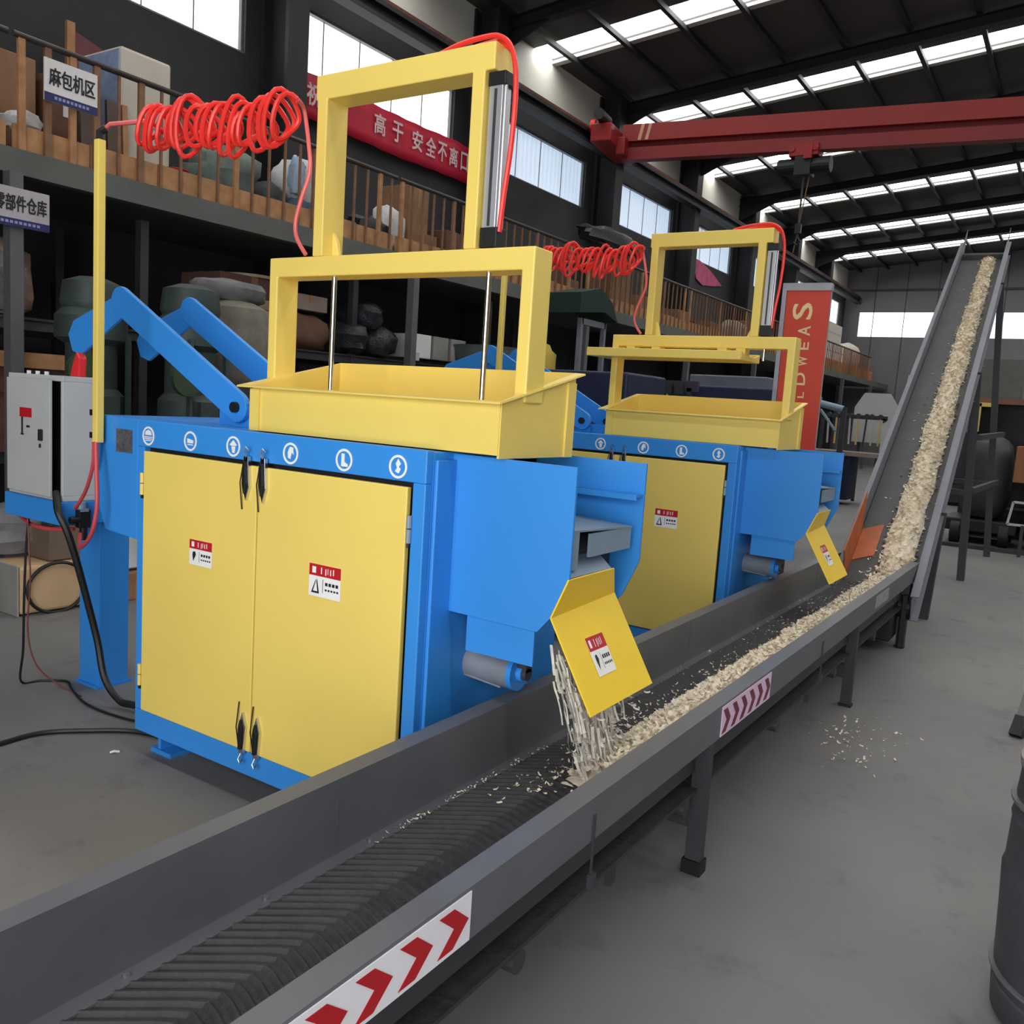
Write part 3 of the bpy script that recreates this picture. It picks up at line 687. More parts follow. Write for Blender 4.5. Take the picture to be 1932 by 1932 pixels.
for _ in range(420):
    p = Vector(fall()); l = rnd.uniform(.02,.055); d = Vector((.30+rnd.uniform(-.12,.12), .08+rnd.uniform(-.1,.1), -1)).normalized(); e = Vector((rnd.uniform(-1,1),rnd.uniform(-1,1),0)).normalized()*rnd.uniform(.002,.006)
    n = d.cross(e).normalized()*rnd.uniform(-.012,.012)
    pts = [p-d*l, p-d*l*.3+n, p+d*l*.3+n, p+d*l]
    for q in pts: q.z = max(q.z, Z0+.004)
    mb.add([q-e for q in pts]+[q+e for q in pts], [(0,1,5,4),(1,2,6,5),(2,3,7,6)])
chips(mb, rnd, fall, 300, .004, .012)
chips(mb, rnd, lambda: (rnd.uniform(-1.27,-1.16), rnd.uniform(2.36,2.75), rnd.uniform(.47,.66)), 160, .004, .012)
for v_i, v in enumerate(mb.v):
    if v[2] < Z0+.002: mb.v[v_i] = (v[0], v[1], Z0+.002)
tag(obj('falling_shavings', mb, pm('fresh_shavings', (214,208,196), .8, 0, .2, 30)), 'pale wood shavings falling from below the nearest yellow chute flap', 'wood shavings', kind='stuff')
mb = MB()
chips(mb, rnd, lambda: (-.80+rnd.gauss(0,.11), 4.62+rnd.gauss(0,.22), .006), 90, .003, .011)
tag(obj('floor_shavings', mb, CHIP), 'few wood shavings spilled on the floor beside the second conveyor leg', 'wood shavings', kind='stuff')
for (x, y, a) in ((-3.33,2.13,.9),(-.49,1.62,1.2)):
    o = obj('wood_chip', MB().tube([(0,0,.006),(.012,.01,.012),(.02,.03,.006)], .005, 6), pm('pale_chip', (235,232,222), .6))
    o.location = (x, y, 0)
    tag(o, 'single pale wood chip on floor near the crusher foot' if x < -2 else 'single pale wood chip on the bare floor, foreground right', 'wood chip')

# ------------------------------------------------------------ inclined conveyor
A = Vector((-1.20,7.05,.36)); DIR = Vector((-.046,1,.533)).normalized(); LEN = 7.95
SIDE = Vector((DIR.y,-DIR.x,0)).normalized(); UPV = SIDE.cross(DIR).normalized()
def ic(s, a, u): return A+DIR*s+SIDE*a+UPV*u
def slab(mb, s0, s1, a0, a1, u0, u1):
    p = [ic(s,a,u) for u in (u0,u1) for s, a in ((s0,a0),(s0,a1),(s1,a1),(s1,a0))]
    return mb.add(p, [(0,3,2,1),(4,5,6,7),(0,1,5,4),(1,2,6,5),(2,3,7,6),(3,0,4,7)])
t = thing('inclined_conveyor', 'tall dark inclined conveyor climbing towards the roof at the end of the level one', 'conveyor', (0,0,0))
for sgn, nm in ((-1,'left'),(1,'right')):
    mb = MB(); a = .262*sgn
    pr = [(-.25,-.02),(-.25,.16),(.2,.20),(LEN-.25,.19),(LEN+.28,.235),(LEN-.1,-.02)]
    p0 = [ic(s,a,u) for s,u in pr]; p1 = [ic(s,a+.006*sgn,u) for s,u in pr]
    n = len(pr); mb.add(p0+p1, [tuple(range(n)),tuple(range(2*n-1,n-1,-1))]+[(i,(i+1)%n,(i+1)%n+n,i+n) for i in range(n)])
    slab(mb, -.25, LEN-.2, a-.006, a+.045*sgn+.006, .188, .196)
    slab(mb, -.25, LEN-.1, a-.006, a+.045*sgn+.006, -.03,-.022)
    obj('side_rail', mb, pm('incline_grey_paint', (112,114,122), .5, 0, .08, 4), t)
mb = MB(); slab(mb, -.1, LEN-.15, -.256, .256, .02, .035); slab(mb, -.1, LEN-.2, -.24, .24, -.10,-.09); slab(mb, LEN-.42, LEN-.40, -.25, .25, .035, .10)
obj('belt', mb, pm('incline_belt', (66,66,68), .6, 0, .12, 5), t)
obj('head_pulley', MB().cyl(ic(LEN-.15,-.25,-.04), ic(LEN-.15,.25,-.04), .07, 20), DSTEEL, t)
obj('tail_pulley', MB().cyl(ic(-.1,-.25,-.04), ic(-.1,.25,-.04), .07, 20), DSTEEL, t)
for y, x in ((10.6,-.985),(13.0,-.94+.0),(8.13,-1.0)):
    s = (y-A.y)/DIR.y
    pR = ic(s,.29,-.02); pL = ic(s,-.29,-.02)
    obj('leg', MB().bar((x,y,0), pR, .075, .075), DSTEEL, t); obj('leg', MB().bar((pL.x,y,0), pL, .075, .075), DSTEEL, t)
    if y > 9:
        obj('cross_brace', MB().bar((x,y,.95),(pL.x,y,.95), .05,.06), DSTEEL, t)
obj('side_brace', MB().bar((-.985,10.6,.98),(-.94,13.0,.98), .05, .06).bar((-.985,10.6,1.55),(-.94,13.0,1.6), .05,.06), DSTEEL, t)
# guard at the foot
obj('feed_guard', MB().plate([ic(.05,-.256,.03), ic(.75,-.256,.03), ic(.95,-.256,.30), ic(.05,-.258,.30)], .008).plate([ic(.3,-.25,.04), ic(.75,-.25,.04), ic(.85,-.10,.04), ic(.4,-.10,.04)], .006), pm('rusty_orange_guard', (176,92,48), .6, 0, .2, 6), t)
mb = MB(); M = 150; nx = 7
def inc_prof(s):
    u = s/LEN; k = noise.noise(Vector((s*2.1,3,0)))
    return -.045+.03*k+.05*u, .19-.03*u+.02*noise.noise(Vector((s*3,8,0))), .075-.03*u
for i in range(M+1):
    s = .0+(LEN-.45)*i/M; a, b, hg_ = inc_prof(s)
    for j in range(nx):
        w = j/(nx-1); q = ic(s, a+(b-a)*w, .036+hg_*math.sin(math.pi*w)*(.85+.4*noise.noise(Vector((s*9,w*5,2)))))
        mb.v.append(tuple(q))
for i in range(M):
    for j in range(nx-1):
        q = i*nx+j; mb.f.append((q,q+1,q+nx+1,q+nx))
def on_inc():
    s = (LEN-.45)*rnd.random(); a, b, hg_ = inc_prof(s); w = rnd.uniform(-.06,1.06)
    return ic(s, a+(b-a)*w, .037+hg_*max(0,math.sin(math.pi*min(1,max(0,w))))+rnd.uniform(0,.01))
chips(mb, rnd, on_inc, 2600, .008, .024)
chips(mb, rnd, lambda: ic(rnd.uniform(0,LEN-.5), rnd.gauss(.05,.12) if rnd.random() < .8 else rnd.uniform(-.2,.24), .042), 240, .005, .014)
chips(mb, rnd, lambda: (rnd.gauss(-1.12,.07), rnd.gauss(7.0,.2), rnd.uniform(.44,.55)), 300, .008, .02)
tag(obj('climbing_shavings', mb, CHIP), 'ribbon of cream wood shavings riding up the inclined conveyor belt', 'wood shavings', kind='stuff')

# ------------------------------------------------------------ red stand-up banner
t = thing('standing_banner', 'tall red banner with cream lettering in a grey frame behind the farther crusher', 'banner', (-2.07,7.5,0))
ang = R(10)
def bq(mb, x0, x1, z0, z1, y0, y1): mb.box(x0, x1, y0, y1, z0, z1)
mb = MB(); bq(mb, -.175, .175, .95, 2.665, 0, .05); bq(mb, -.21,-.175, .92, 2.665, -.03, .06); bq(mb, -.21, .18, 2.665, 2.725, -.03, .06)
obj('frame', mb, pm('banner_frame_grey', (160,158,164), .45), t)
obj('base', MB().box(-.22,.22,-.2,.25,0,.03).box(-.02,.02,0,.05,.03,.96), DSTEEL, t)
sh = obj('sheet', MB().box(-.172,.175,-.02,-.002,.96,2.665), pm('banner_red', (205,62,38), .5, 0, .04, 2), t)
mb = MB(); z = 2.30
# letters run up the sheet, turned a quarter to the left
lets = [('S',.16,.13),('A',.10,.075),('E',.075,.06),('W',.085,.08),('D',.09,.10),('L',.05,.05),('I',.03,.06),('E',.075,.05),('E',.08,.05),('I',.10,.012),('A',.13,.14),('P',.13,.10)]
z = 2.56
for ch_, hh, ww in lets:
    m_ = lettering(ch_, (.045,-.0215,z-ww), (0,0,1), (-1,0,0), hh*.95, width=ww)
    mb.add(m_.v, m_.f); z -= ww+.055
obj('lettering', mb, pm('cream_print', (236,206,150), .5), sh)
t.rotation_euler = (0,0,R(4))

# ------------------------------------------------------------ overhead crane
CR = pm('crane_red', (140,26,24), .5, 0, .08, 1)
t = thing('overhead_crane', 'red overhead travelling crane spanning the hall under the roof', 'crane', (-8.0,15.5,0))
t.rotation_euler = (0,0,R(8.5))
obj('main_girder', MB().box(.0, 22.2,-.16,.16, 6.56, 6.86), CR, t)
obj('lower_rail_beam', MB().box(.0, 22.2,-.11,.11, 6.24, 6.46).box(.0,22.2,-.03,.03,6.46,6.56), pm('crane_dark_red', (126,24,27), .5, 0, .08, 1), t)
st = MB().prism([(.30,6.57),(.36,6.57),(.42,6.85),(.36,6.85)], 1, -.166,-.16).prism([(.44,6.57),(.50,6.57),(.56,6.85),(.50,6.85)], 1, -.168,-.16)
obj('warning_stripes', st, pm('stripe_cream', (190,150,110), .5), t)
obj('end_carriage', MB().box(-.42,-.02,-.75,.75, 6.42, 6.74).box(-.05,.12,-.35,.35, 6.28, 6.6), CR, t, bevel=.02)
obj('carriage_wheel', MB().cyl((-.45,-.6,6.72),(-.36,-.6,6.72),.13,18).cyl((-.45,.6,6.72),(-.36,.6,6.72),.13,18), pm('wheel_bright_red', (210,40,34), .4), t)
obj('carriage_motor', MB().cyl((-.22,-.9,6.85),(-.22,-.45,6.85),.10,16), BLACK, t)
t = thing('electric_hoist', 'dark electric hoist hanging from red crane with its chain and hook', 'hoist', (-4.72,15.99,6.24))
obj('trolley', MB().box(-.25,.25,-.16,.16,-.10,.10).cyl((-.2,-.18,.02),(-.2,.18,.02),.06,12).cyl((.2,-.18,.02),(.2,.18,.02),.06,12), CR, t, bevel=.01)
obj('motor', MB().cyl((-.45,0,-.24),(.45,0,-.24),.14,18).box(-.14,.14,-.15,.15,-.42,-.1), BLACK, t, bevel=.01)
obj('control_box', MB().box(.02,.16,-.2,-.12,-.16,.06), CR, t)
obj('chain', MB().cyl((0,0,-.42),(.0,0,-1.25),.018,8), DSTEEL, t)
obj('hook', MB().box(-.05,.05,-.04,.04,-1.38,-1.22).tube([(0,0,-1.36),(0,0,-1.45),(.05,0,-1.52),(.0,0,-1.58),(-.06,0,-1.53)], .018, 8), BLACK, t)
obj('push_button_cable', MB().tube([(.1,0,-.4),(-.01,.03,-1.3),(-.06,.03,-1.7)], .01, 6), pm('cable_brown', (110,90,66), .6), t)

# ------------------------------------------------------------ mezzanine railing, one section per bay
PIPE = pm('dark_handrail', (58,52,48), .5, .2, .15)
BALW = pm('brown_baluster', (128,92,66), .6, 0, .2, 10)
RAILZ = 4.07
bays = [(-.6,3.62),(3.66,8.0),(8.04,12.6),(12.64,16.9),(16.94,21.1),(21.14,25.6),(25.64,30.1),(30.14,34.4)]
names = ['brown railing of mezzanine at the far left picture edge', 'brown mezzanine railing carrying the white sign, behind the nearest coiled hose',
         'brown mezzanine railing seen through the tall frame of the nearest crusher', 'brown mezzanine railing with the black tarpaulin over it',
         'close-set mezzanine railing seen through frame of the farther crusher', 'mezzanine railing just left of the red standing banner',
         'mezzanine railing behind the red standing banner', 'last mezzanine railing near the end wall window']
for i, (a, b) in enumerate(bays):
    t = thing('mezzanine_railing', names[i], 'railing', (-7.02, a, 3.25), 'mezzanine railings')
    L = b-a
    obj('handrail', MB().tube([(0,0,RAILZ-3.25),(0,L,RAILZ-3.25)], .024, 10), PIPE, t)
    tb = MB(); q = 0
    while q < L-.1:
        w = min(.62, L-q); tb.box(-.035,-.018, q+.006, q+w-.006, .0, .185+.02*((q*7) % 1)); q += w
    obj('toe_board', tb, WOOD, t)
    y = .06; k = 0; step = .2 if i != 4 else .17
    while y < L:
        thick = (k % 5 == 0) or (i == 1 and k < 4)
        w = .026 if thick else .011
        obj('post' if thick else 'baluster', MB().box(-.016, .004+.01*thick, y-w, y+w, .0, RAILZ-3.26), WOOD if thick and k % 2 == 0 else BALW, t)
        y += step; k += 1
# signs
def sign(name, label, x, y0, y1, z0, z1, text, band, parent_cat='sign', face=pm('sign_white', (226,222,220), .5, 0, .03), wear=False):
    t = thing(name, label, parent_cat, (x, y0, z0)); L = y1-y0; H = z1-z0
    obj('board', MB().box(-.012, 0, 0, L, 0, H), face, t)
    obj('blue_band', MB().box(0,.003, 0, L, 0, H*band), pm('sign_navy', (34,36,96), .5, 0, .06), t)
    m_ = lettering(text, (.004, L*.08, H*.38), (0,1,0), (0,0,1), H*.42, width=L*.86)
    obj('lettering', m_, INK, t)
    m2_ = MB()
    for k in range(9): m2_.box(.003,.0045, L*(.18+.075*k), L*(.18+.075*k+.05), H*band*.35, H*band*.7)
    obj('small_marks', m2_, pm('pale_print', (150,150,190), .5), t)
    return t
sign('hanging_sign', 'white hanging sign with black characters and navy band, tied to the railing', -6.975, 3.87, 4.30, 3.66, 3.97, '麻包机区', .2)
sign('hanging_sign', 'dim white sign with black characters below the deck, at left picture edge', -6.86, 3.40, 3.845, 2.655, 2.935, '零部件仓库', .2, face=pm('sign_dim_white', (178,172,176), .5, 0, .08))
# long red slogan banner on the window band
t = thing('slogan_banner', 'long red cloth banner with white slogan characters hung across the windows', 'banner', (XW+.12, 7.95, 5.03))
BL = 3.98
mb = MB(); nseg = 40
for i in range(nseg+1):
    y = BL*i/nseg
    for z in (0,.14,.28,.42,.56): mb.v.append((.01*math.sin(5*y+z*6)+.012*math.sin(13*y), y, z+.012*math.sin(2.2*y)-(.05 if i in (0,) and z > .5 else 0)))
for i in range(nseg):
    for j in range(4): q = i*5+j; mb.f.append((q,q+1,q+6,q+5))
o = obj('cloth', mb, pm('banner_crimson', (196,24,58), .6, 0, .1, 2), t, smooth=True)
sm = o.modifiers.new('thick', 'SOLIDIFY'); sm.thickness = .006
mb = MB()
for ch_, y0, w in (('祝',.33,.30),('您',.72,.30),('高',1.60,.26),('于',1.98,.26),('安',2.42,.27),('全',2.74,.27),('不',3.03,.25),('离',3.32,.24),('口',3.62,.20)):
    m_ = lettering(ch_, (.035, y0, .17), (0,1,0), (0,0,1), .27, width=w*.86); mb.add(m_.v, m_.f)
obj('lettering', mb, pm('banner_white_print', (235,205,208), .6), t)
# pink cloth hanging at the farther window
mb = MB()
pts = [(0,0,.0),(0,.35,-.36),(0,.8,-.46),(0,1.7,-.36),(0,2.2,-.28),(0,1.3,-.02),(0,.5,.12),(0,.1,.12)]
mb.plate([(p[0]+XW+.03, p[1]+21.6, p[2]+5.42) for p in pts], .02)
tag(obj('pink_cloth', mb, pm('pink_cloth_tone', (206,92,132), .7, 0, .15, 5)), 'pink cloth hanging before the window seen through the farther crusher frame', 'cloth')

# ------------------------------------------------------------ goods on the mezzanine
Z = 3.25
def carton(name, label, cat, x0, x1, y0, y1, z0, h, mat=CARD, tape=True, rot=0.0, group=None):
    t = thing(name, label, cat, ((x0+x1)/2, (y0+y1)/2, z0), group); a, b = (x1-x0)/2, (y1-y0)/2
    obj('box', MB().box(-a, a, -b, b, 0, h), mat, t, bevel=.008)
    if tape:
        fl = obj('tape', MB().box(-a*.12, a*.12, -b-.001, b+.001, h, h+.002).box(a, a+.002, -b*.1, b*.1, h*.55, h), pm('brown_tape', (156,120,78), .35, 0, .08), t)
    t.rotation_euler = (0,0,rot); return t
def sack(name, label, cat, c, r, mat, seed, amp=.2, tie=False, group=None):
    o = obj(name, MB().blob((0,0,r[2]*.92), r, seed, amp), mat, smooth=True); o.location = c
    return tag(o, label, cat, group)
carton('carton', 'very large plain brown carton on the mezzanine at left picture edge', 'box', -8.4,-7.55, 3.0, 4.12, Z, .86)
t = carton('carton', 'tall brown carton bearing a white paper slip, beside the hanging sign', 'box', -8.3,-7.45, 4.2, 4.50, Z, .80, CARD2, False)
obj('paper_slip', MB().box(.426,.429,-.06,.05,.46,.58), WHITE, t)
tag(obj('cloth_bundle', MB().blob((-7.3,3.86,Z+.26), (.12,.14,.09), 4, .3), SACKW, smooth=True), 'pale knitted cloth bundle at left edge of the mezzanine', 'cloth')
tag(obj('plank_stack', MB().box(-7.5,-7.2,3.70,4.22,Z,Z+.18), CARD2), 'low brown plank stack under the pale cloth bundle', 'planks')
for k, (y, w, mt, lb) in enumerate(((4.36,.19,pm('brown_laminate',(84,64,56),.5,0,.1),'dark brown laminate panel leaning below the hanging sign'),(4.60,.13,pm('brown_laminate',(84,64,56),.5,0,.1),'narrow brown laminate panel leaning right of wider one'),(4.745,.05,WOOD,'pale board edge leaning beside the white foam crate'))):
    tag(obj('leaning_panel', MB().plate([(-7.30,y,Z),(-7.30,y+w,Z),(-7.42,y+w+.05,Z+.70),(-7.42,y+.05,Z+.70)], .03), mt), lb, 'panel')
t = thing('foam_crate', 'tall white crate standing on the mezzanine above the hose pole', 'crate', (-7.75,5.06,Z))
obj('box', MB().box(-.35,.28,-.24,.27,0,1.22), pm('crate_white', (205,196,182), .6, 0, .04), t, bevel=.03)
obj('lid_film', MB().box(-.35,.26,-.249,-.243,.55,1.19), pm('blue_film', (150,170,205), .25, 0, .2, 8), t)
obj('strap', MB().box(.281,.284,-.24,.27,.60,.615), GREYPLATE, t)
tag(obj('upright_board', MB().box(-8.62,-8.58,4.98,5.06,Z,4.92), WOOD), 'pale upright board behind the tall white crate', 'board')
tag(obj('dull_red_sheet', MB().plate([(-8.62,5.07,Z),(-8.62,5.75,Z),(-8.62,5.6,4.72),(-8.62,5.07,4.86)], .02), pm('dull_red_sheet_tone', (112,62,66), .7)), 'dull red sheet leaning behind the tall white crate', 'sheet')
t = thing('bucket', 'red bucket behind the coiled hose on the mezzanine', 'bucket', (-7.25,5.24,Z))
obj('pail', MB().lathe((0,0,0), [(.08,0),(.10,.24),(.105,.25)]), pm('bucket_red', (170,30,34), .4), t, smooth=True)
obj('rim', MB().ring((0,0,.245),.098,.11,2,.012), RED, t)
sack('sack', 'large grey-green sack lying behind the coiled hose', 'sack', (-7.5,5.85,Z), (.3,.38,.24), SACKG, 1)
sack('sack', 'grey-green sack slumped on top of the large one', 'sack', (-7.6,6.05,Z+.36), (.24,.36,.17), pm('sage_sack', (120,132,124), .8, 0, .15, 8, .2), 2)
sack('sack', 'dark sack squeezed between green sacks and thick post', 'sack', (-7.4,6.36,Z), (.22,.2,.22), pm('dark_sack', (52,56,60), .7, 0, .2, 8, .3), 3)
ws = sack('sack', 'white woven sack with round emblem leaning near the crusher frame', 'sack', (-7.42,6.92,Z+.26), (.2,.36,.26), SACKW, 6, .12)
obj('sack_emblem', MB().ring((.225,0,.31), .045, .06, 0, .004), INK, ws)
sack('plastic_bag', 'pale blue knotted plastic bag hanging beside the white sack', 'bag', (-7.18,6.62,Z+.34), (.07,.09,.19), pm('pale_blue_bag', (160,178,200), .3, 0, .2, 9, .4), 7, .3)
sack('bundle', 'dark blue bundle below the white woven sack', 'bundle', (-7.3,6.85,Z), (.2,.34,.17), pm('dusty_blue_cloth', (70,86,104), .7, 0, .3, 9, .3), 8, .3)
carton('carton', 'small tan carton at foot of the railing left of the crusher frame', 'box', -7.4,-7.12, 7.2, 7.42, Z, .22)
sack('plastic_bag', 'black plastic bag on the mezzanine, seen at left inside the frame', 'bag', (-7.4,7.95,Z), (.2,.28,.20), BLACK, 9, .3)
sack('hood', 'white and black hooded cover peeking over the toe boards', 'cover', (-7.4,8.3,Z+.08), (.16,.22,.26), SACKW, 10, .2)
carton('carton', 'tall tan carton in the middle of the view through the frame', 'box', -7.8,-7.35, 8.62, 9.0, Z+.38, .55)
carton('carton', 'wide tan carton that carries the tall one', 'box', -7.8,-7.3, 8.56, 9.14, Z, .38)
carton('carton', 'brown carton with open flaps right of the tall one', 'box', -7.7,-7.25, 9.26, 9.66, Z, .5, CARD2)
t = thing('round_stool', 'black round-backed stool between cartons and the right frame post', 'stool', (-7.35,9.98,Z))
obj('back', MB().ring((0,0,.62), .0, .24, 0, .05), BLACK, t); obj('seat', MB().cyl((0,0,.36),(0,0,.41),.2,20), BLACK, t)
for k in range(4): obj('leg', MB().bar((.15*math.cos(k*1.57+.8),.15*math.sin(k*1.57+.8),.36),(.2*math.cos(k*1.57+.8),.2*math.sin(k*1.57+.8),0), .025,.025), CHROME, t)
sack('cap', 'white cap resting on the black round stool back', 'cap', (-7.35,9.98,Z+.84), (.1,.12,.07), SACKW, 12, .1)
rb = random.Random(11)
for k, y in enumerate((10.6,11.1,11.55,12.05,12.5,13.1)):
    hgt = (.32,.46,.28,.5,.38,.3)[k]
    carton('carton', 'brown carton in the dim row behind the railing left of the farther hose', 'box', -7.9,-7.3, y, y+.4, Z, hgt, (CARD,CARD2)[k%2], False, group='cartons behind the farther hose')
mb = MB().blob((0,0,0), (.22,.95,.16), 21, .35)
o = obj('tarpaulin', mb, pm('black_tarp', (34,34,36), .45, 0, .5, 9, .6), smooth=True); o.location = (-7.05,13.4,4.36); tag(o, 'black crumpled tarpaulin thrown over the mezzanine railing', 'tarpaulin')
carton('carton', 'tan carton stack seen beside the left post of the farther crusher frame', 'box', -7.8,-7.25, 14.0, 14.7, Z, .95)
for k, (y, w, h_) in enumerate(((15.4,.5,.5),(16.2,.6,.4),(17.2,.6,.46),(18.2,.5,.34),(19.0,.7,.42))):
    carton('carton', 'tan carton behind the close-set railing', 'box', -7.9,-7.35, y, y+w, Z, h_, (CARD,CARD2)[k%2], False, group='cartons behind the close-set railing')
carton('carton', 'large brown carton on the mezzanine left of red standing banner', 'box', -7.6,-7.08, 21.6, 22.6, Z-.0, .72)
sack('sack', 'pale sack leaning at the railing left of the red standing banner', 'sack', (-7.3,20.4,Z), (.25,.6,.3), pm('tan_sack', (170,150,130), .8), 30)
t = thing('white_carton', 'white carton right of the red banner, lower of the pair', 'box', (-7.6,29.6,Z+.35)); obj('box', MB().box(-.5,.4,-1.2,1.3,0,.55), WHITE, t, bevel=.02); obj('tape', MB().box(.4,.404,-1.2,1.3,.26,.29), GREYPLATE, t)
t = thing('white_carton', 'white carton right of the red banner, upper of the pair', 'box', (-7.62,29.4,Z+.9)); obj('box', MB().box(-.5,.4,-1.2,1.1,0,.6), pm('crate_white', (205,196,182), .6, 0, .04), t, bevel=.02); obj('tape', MB().box(.4,.404,-1.2,1.1,.28,.31), GREYPLATE, t)
tag(obj('plank_bundle', MB().box(-7.9,-7.08,27.7,35.2,Z,Z+.34), pm('orange_ply', (184,112,66), .6, 0, .25, 3)), 'long orange-brown plank bundle on far end of the mezzanine', 'planks')
sack('sack', 'cream sack on the orange-brown plank bundle', 'sack', (-7.5,32.6,Z+.34), (.4,1.0,.42), pm('cream_sack', (205,196,180), .8), 33, .12)
t = thing('file_rack', 'white and dark red panels standing on deck right of banner top', 'panels', (-7.5,25.6,Z))
for k, (y, c) in enumerate(((0,pm('dull_red_sheet_tone',(112,62,66),.7)),(.35,WHITE),(1.0,BLACK),(1.5,WHITE))): obj('panel', MB().box(-.4,.2,y,y+.25,0,1.1-.1*k), c, t)

# ------------------------------------------------------------ storage under the mezzanine
t = thing('storage_rack', 'long dark pallet rack standing under the mezzanine', 'rack', (0,0,0))
for y in (2.2, 4.9, 7.6, 10.3, 13.0):
    for x in (-7.25,-8.6): obj('upright', MB().box(x-.04,x+.04,y-.04,y+.04,0,2.98), DSTEEL, t)
for z in (.95, 2.02):
    obj('shelf_beam', MB().box(-7.28,-7.22,2.2,13,z-.10,z-.02).box(-8.63,-8.57,2.2,13,z-.10,z-.02), DSTEEL, t)
    obj('shelf_board', MB().box(-8.63,-7.2,2.16,13.04,z-.02,z), pm('rack_board', (50,46,44), .7, 0, .2, 4), t)
def mill(loc, label, s=1.0, bag=False):
    t = thing('pellet_mill', label, 'machine', loc)
    obj('stand', MB().box(-.36*s,.36*s,-.34*s,.34*s,0,.9), IRON, t, bevel=.02)
    obj('gear_case', MB().lathe((0,0,.9), [(.30*s,0),(.34*s,.05),(.34*s,.55),(.27*s,.60),(.27*s,.92),(.38*s,.96),(.38*s,1.12),(.30*s,1.18)], 24).box(-.20*s,.37*s,-.12*s,.12*s,.98,1.45), IRON, t, smooth=True)
    obj('cover_disc', MB().cyl((.33*s,-.2,1.62),(.40*s,-.2,1.62),.20*s,22), pm('olive_casting', (58,74,52), .5, .1, .15), t)
    obj('ribs', MB().box(.30*s,.36*s,-.26*s,-.22*s,.95,1.9).box(.30*s,.36*s,.22*s,.26*s,.95,1.9).cyl((.34*s,.05,1.18),(.42*s,.05,1.18),.10*s,18), IRON, t)
    obj('lid', MB().lathe((0,0,2.07), [(.30*s,0),(.33*s,.05),(.30*s,.20),(.14*s,.24)], 20), IRON, t, smooth=True)
    return t
mill((-6.3,3.85,0), 'grey-green pellet mill under the deck, left of the yellow hose pole', .66)
mill((-5.75,4.3,0), 'grey-green pellet mill right of the yellow hose pole, behind the lift arm', .66)
t = thing('bundled_roll', 'grey canvas-wrapped drum behind the blue lift arms', 'drum', (-6.2,5.0,1.6))
obj('wrap', MB().lathe((0,0,0), [(.30,0),(.36,.08),(.38,.45),(.34,.62),(.22,.68)], 24), pm('grey_canvas', (122,116,104), .8, 0, .2, 9, .3), t, smooth=True)
obj('pedestal', MB().box(-.34,.34,-.34,.34,-1.6,0), DSTEEL, t)
sack('roll_cushion', 'black and grey rolled cushion on top of the canvas-wrapped drum', 'cushion', (-6.2,5.0,2.27), (.22,.34,.10), pm('grey_felt', (104,104,104), .8, 0, .4, 5), 41, .12)
# wrapped goods at left edge
t = thing('wrapped_pallet_load', 'film-wrapped brown load on rack shelf at left picture edge', 'goods', (-7.75,3.62,2.02))
obj('load', MB().blob((0,0,.3), (.45,.42,.33), 50, .16, sq=.5), pm('brown_wrapped_load', (128,104,94), .25, 0, .25, 9, .4), t, smooth=True)
obj('film', MB().blob((.02,.0,.3), (.47,.2,.3), 51, .2, sq=.5), PLAST, t, smooth=True)
tag(obj('board_stack', MB().box(-8.3,-7.15,3.2,4.3,.95,1.42).box(-8.3,-7.12,3.3,4.2,1.42,1.62), pm('old_boards', (96,64,52), .7, 0, .25, 8)), 'stack of reddish-brown boards on the lower rack shelf at left', 'boards')
tag(obj('orange_plank', MB().box(-7.3,-7.05,3.45,4.25,1.62,1.74), WOOD), 'orange-brown plank lying on the board stack behind cabinet', 'plank')
for k, (y, z, w, h_) in enumerate(((5.55,2.02,.42,.20),(5.58,2.22,.40,.17),(5.98,2.02,.42,.16),(6.0,2.18,.40,.18),(6.0,2.36,.38,.10))):
    carton('parcel', ['taped brown parcel, bottom left in the stack right of the lift arms','taped brown parcel, top left in the stack right of the lift arms','taped brown parcel, bottom right in the stack against frame','taped brown parcel, middle right in the stack against frame','thin brown parcel, top right in the stack against frame'][k], 'parcel', -7.7,-7.15, y, y+w, z, h_, pm('parcel_brown', (140,112,94), .5, 0, .35, 10))
carton('carton', 'reddish-brown carton left of the crusher frame, behind the parcels', 'box', -8.4,-7.75, 6.15, 7.05, 2.02, .74, pm('reddish_carton', (120,84,74), .8))
t = thing('oval_lid', 'pale oval lid lying on the reddish-brown carton', 'lid', (-8.05,6.75,2.76)); obj('disc', MB().cyl((0,0,0),(0,0,.03),.36,28), CREAM, t); obj('knob', MB().cyl((0,0,.03),(0,0,.05),.04,12), CREAM, t)
carton('carton', 'small pale carton on dark goods, just right of left frame post', 'box', -7.8,-7.4, 6.85, 7.35, 2.46, .17, pm('pale_carton', (150,132,120), .8))
sack('sack', 'brown sack under the small pale carton inside the frame', 'sack', (-7.6,7.0,2.02), (.3,.45,.22), CARD2, 53)
for k, (y, z, r) in enumerate(((7.6,2.02,.19),(8.05,2.02,.2),(7.85,2.32,.17))):
    sack('film_roll', ['black film-wrapped roll, left one at the bottom','black film-wrapped roll, right one at the bottom','black film-wrapped roll lying on the other two'][k], 'roll', (-7.45,y,z), (.4,r*1.2,r), pm('black_film', (46,48,52), .22, 0, .3, 10, .6), 60+k, .2)
for k, y in enumerate((8.75, 9.12, 9.5)):
    carton('binder_box', ['white storage box, first right of the film rolls','greyish storage box in the middle of three','greyish storage box nearest the plastic bin'][k], 'box', -7.7,-7.25, y, y+.32, 2.08, .3, WHITE if k == 0 else pm('grey_box', (150,148,144), .7), False)
tag(obj('paper_tag', MB().box(-7.17,-7.165,8.48,8.74,2.04,2.14), SACKW), 'small printed paper tag on the dark rack shelf', 'tag')
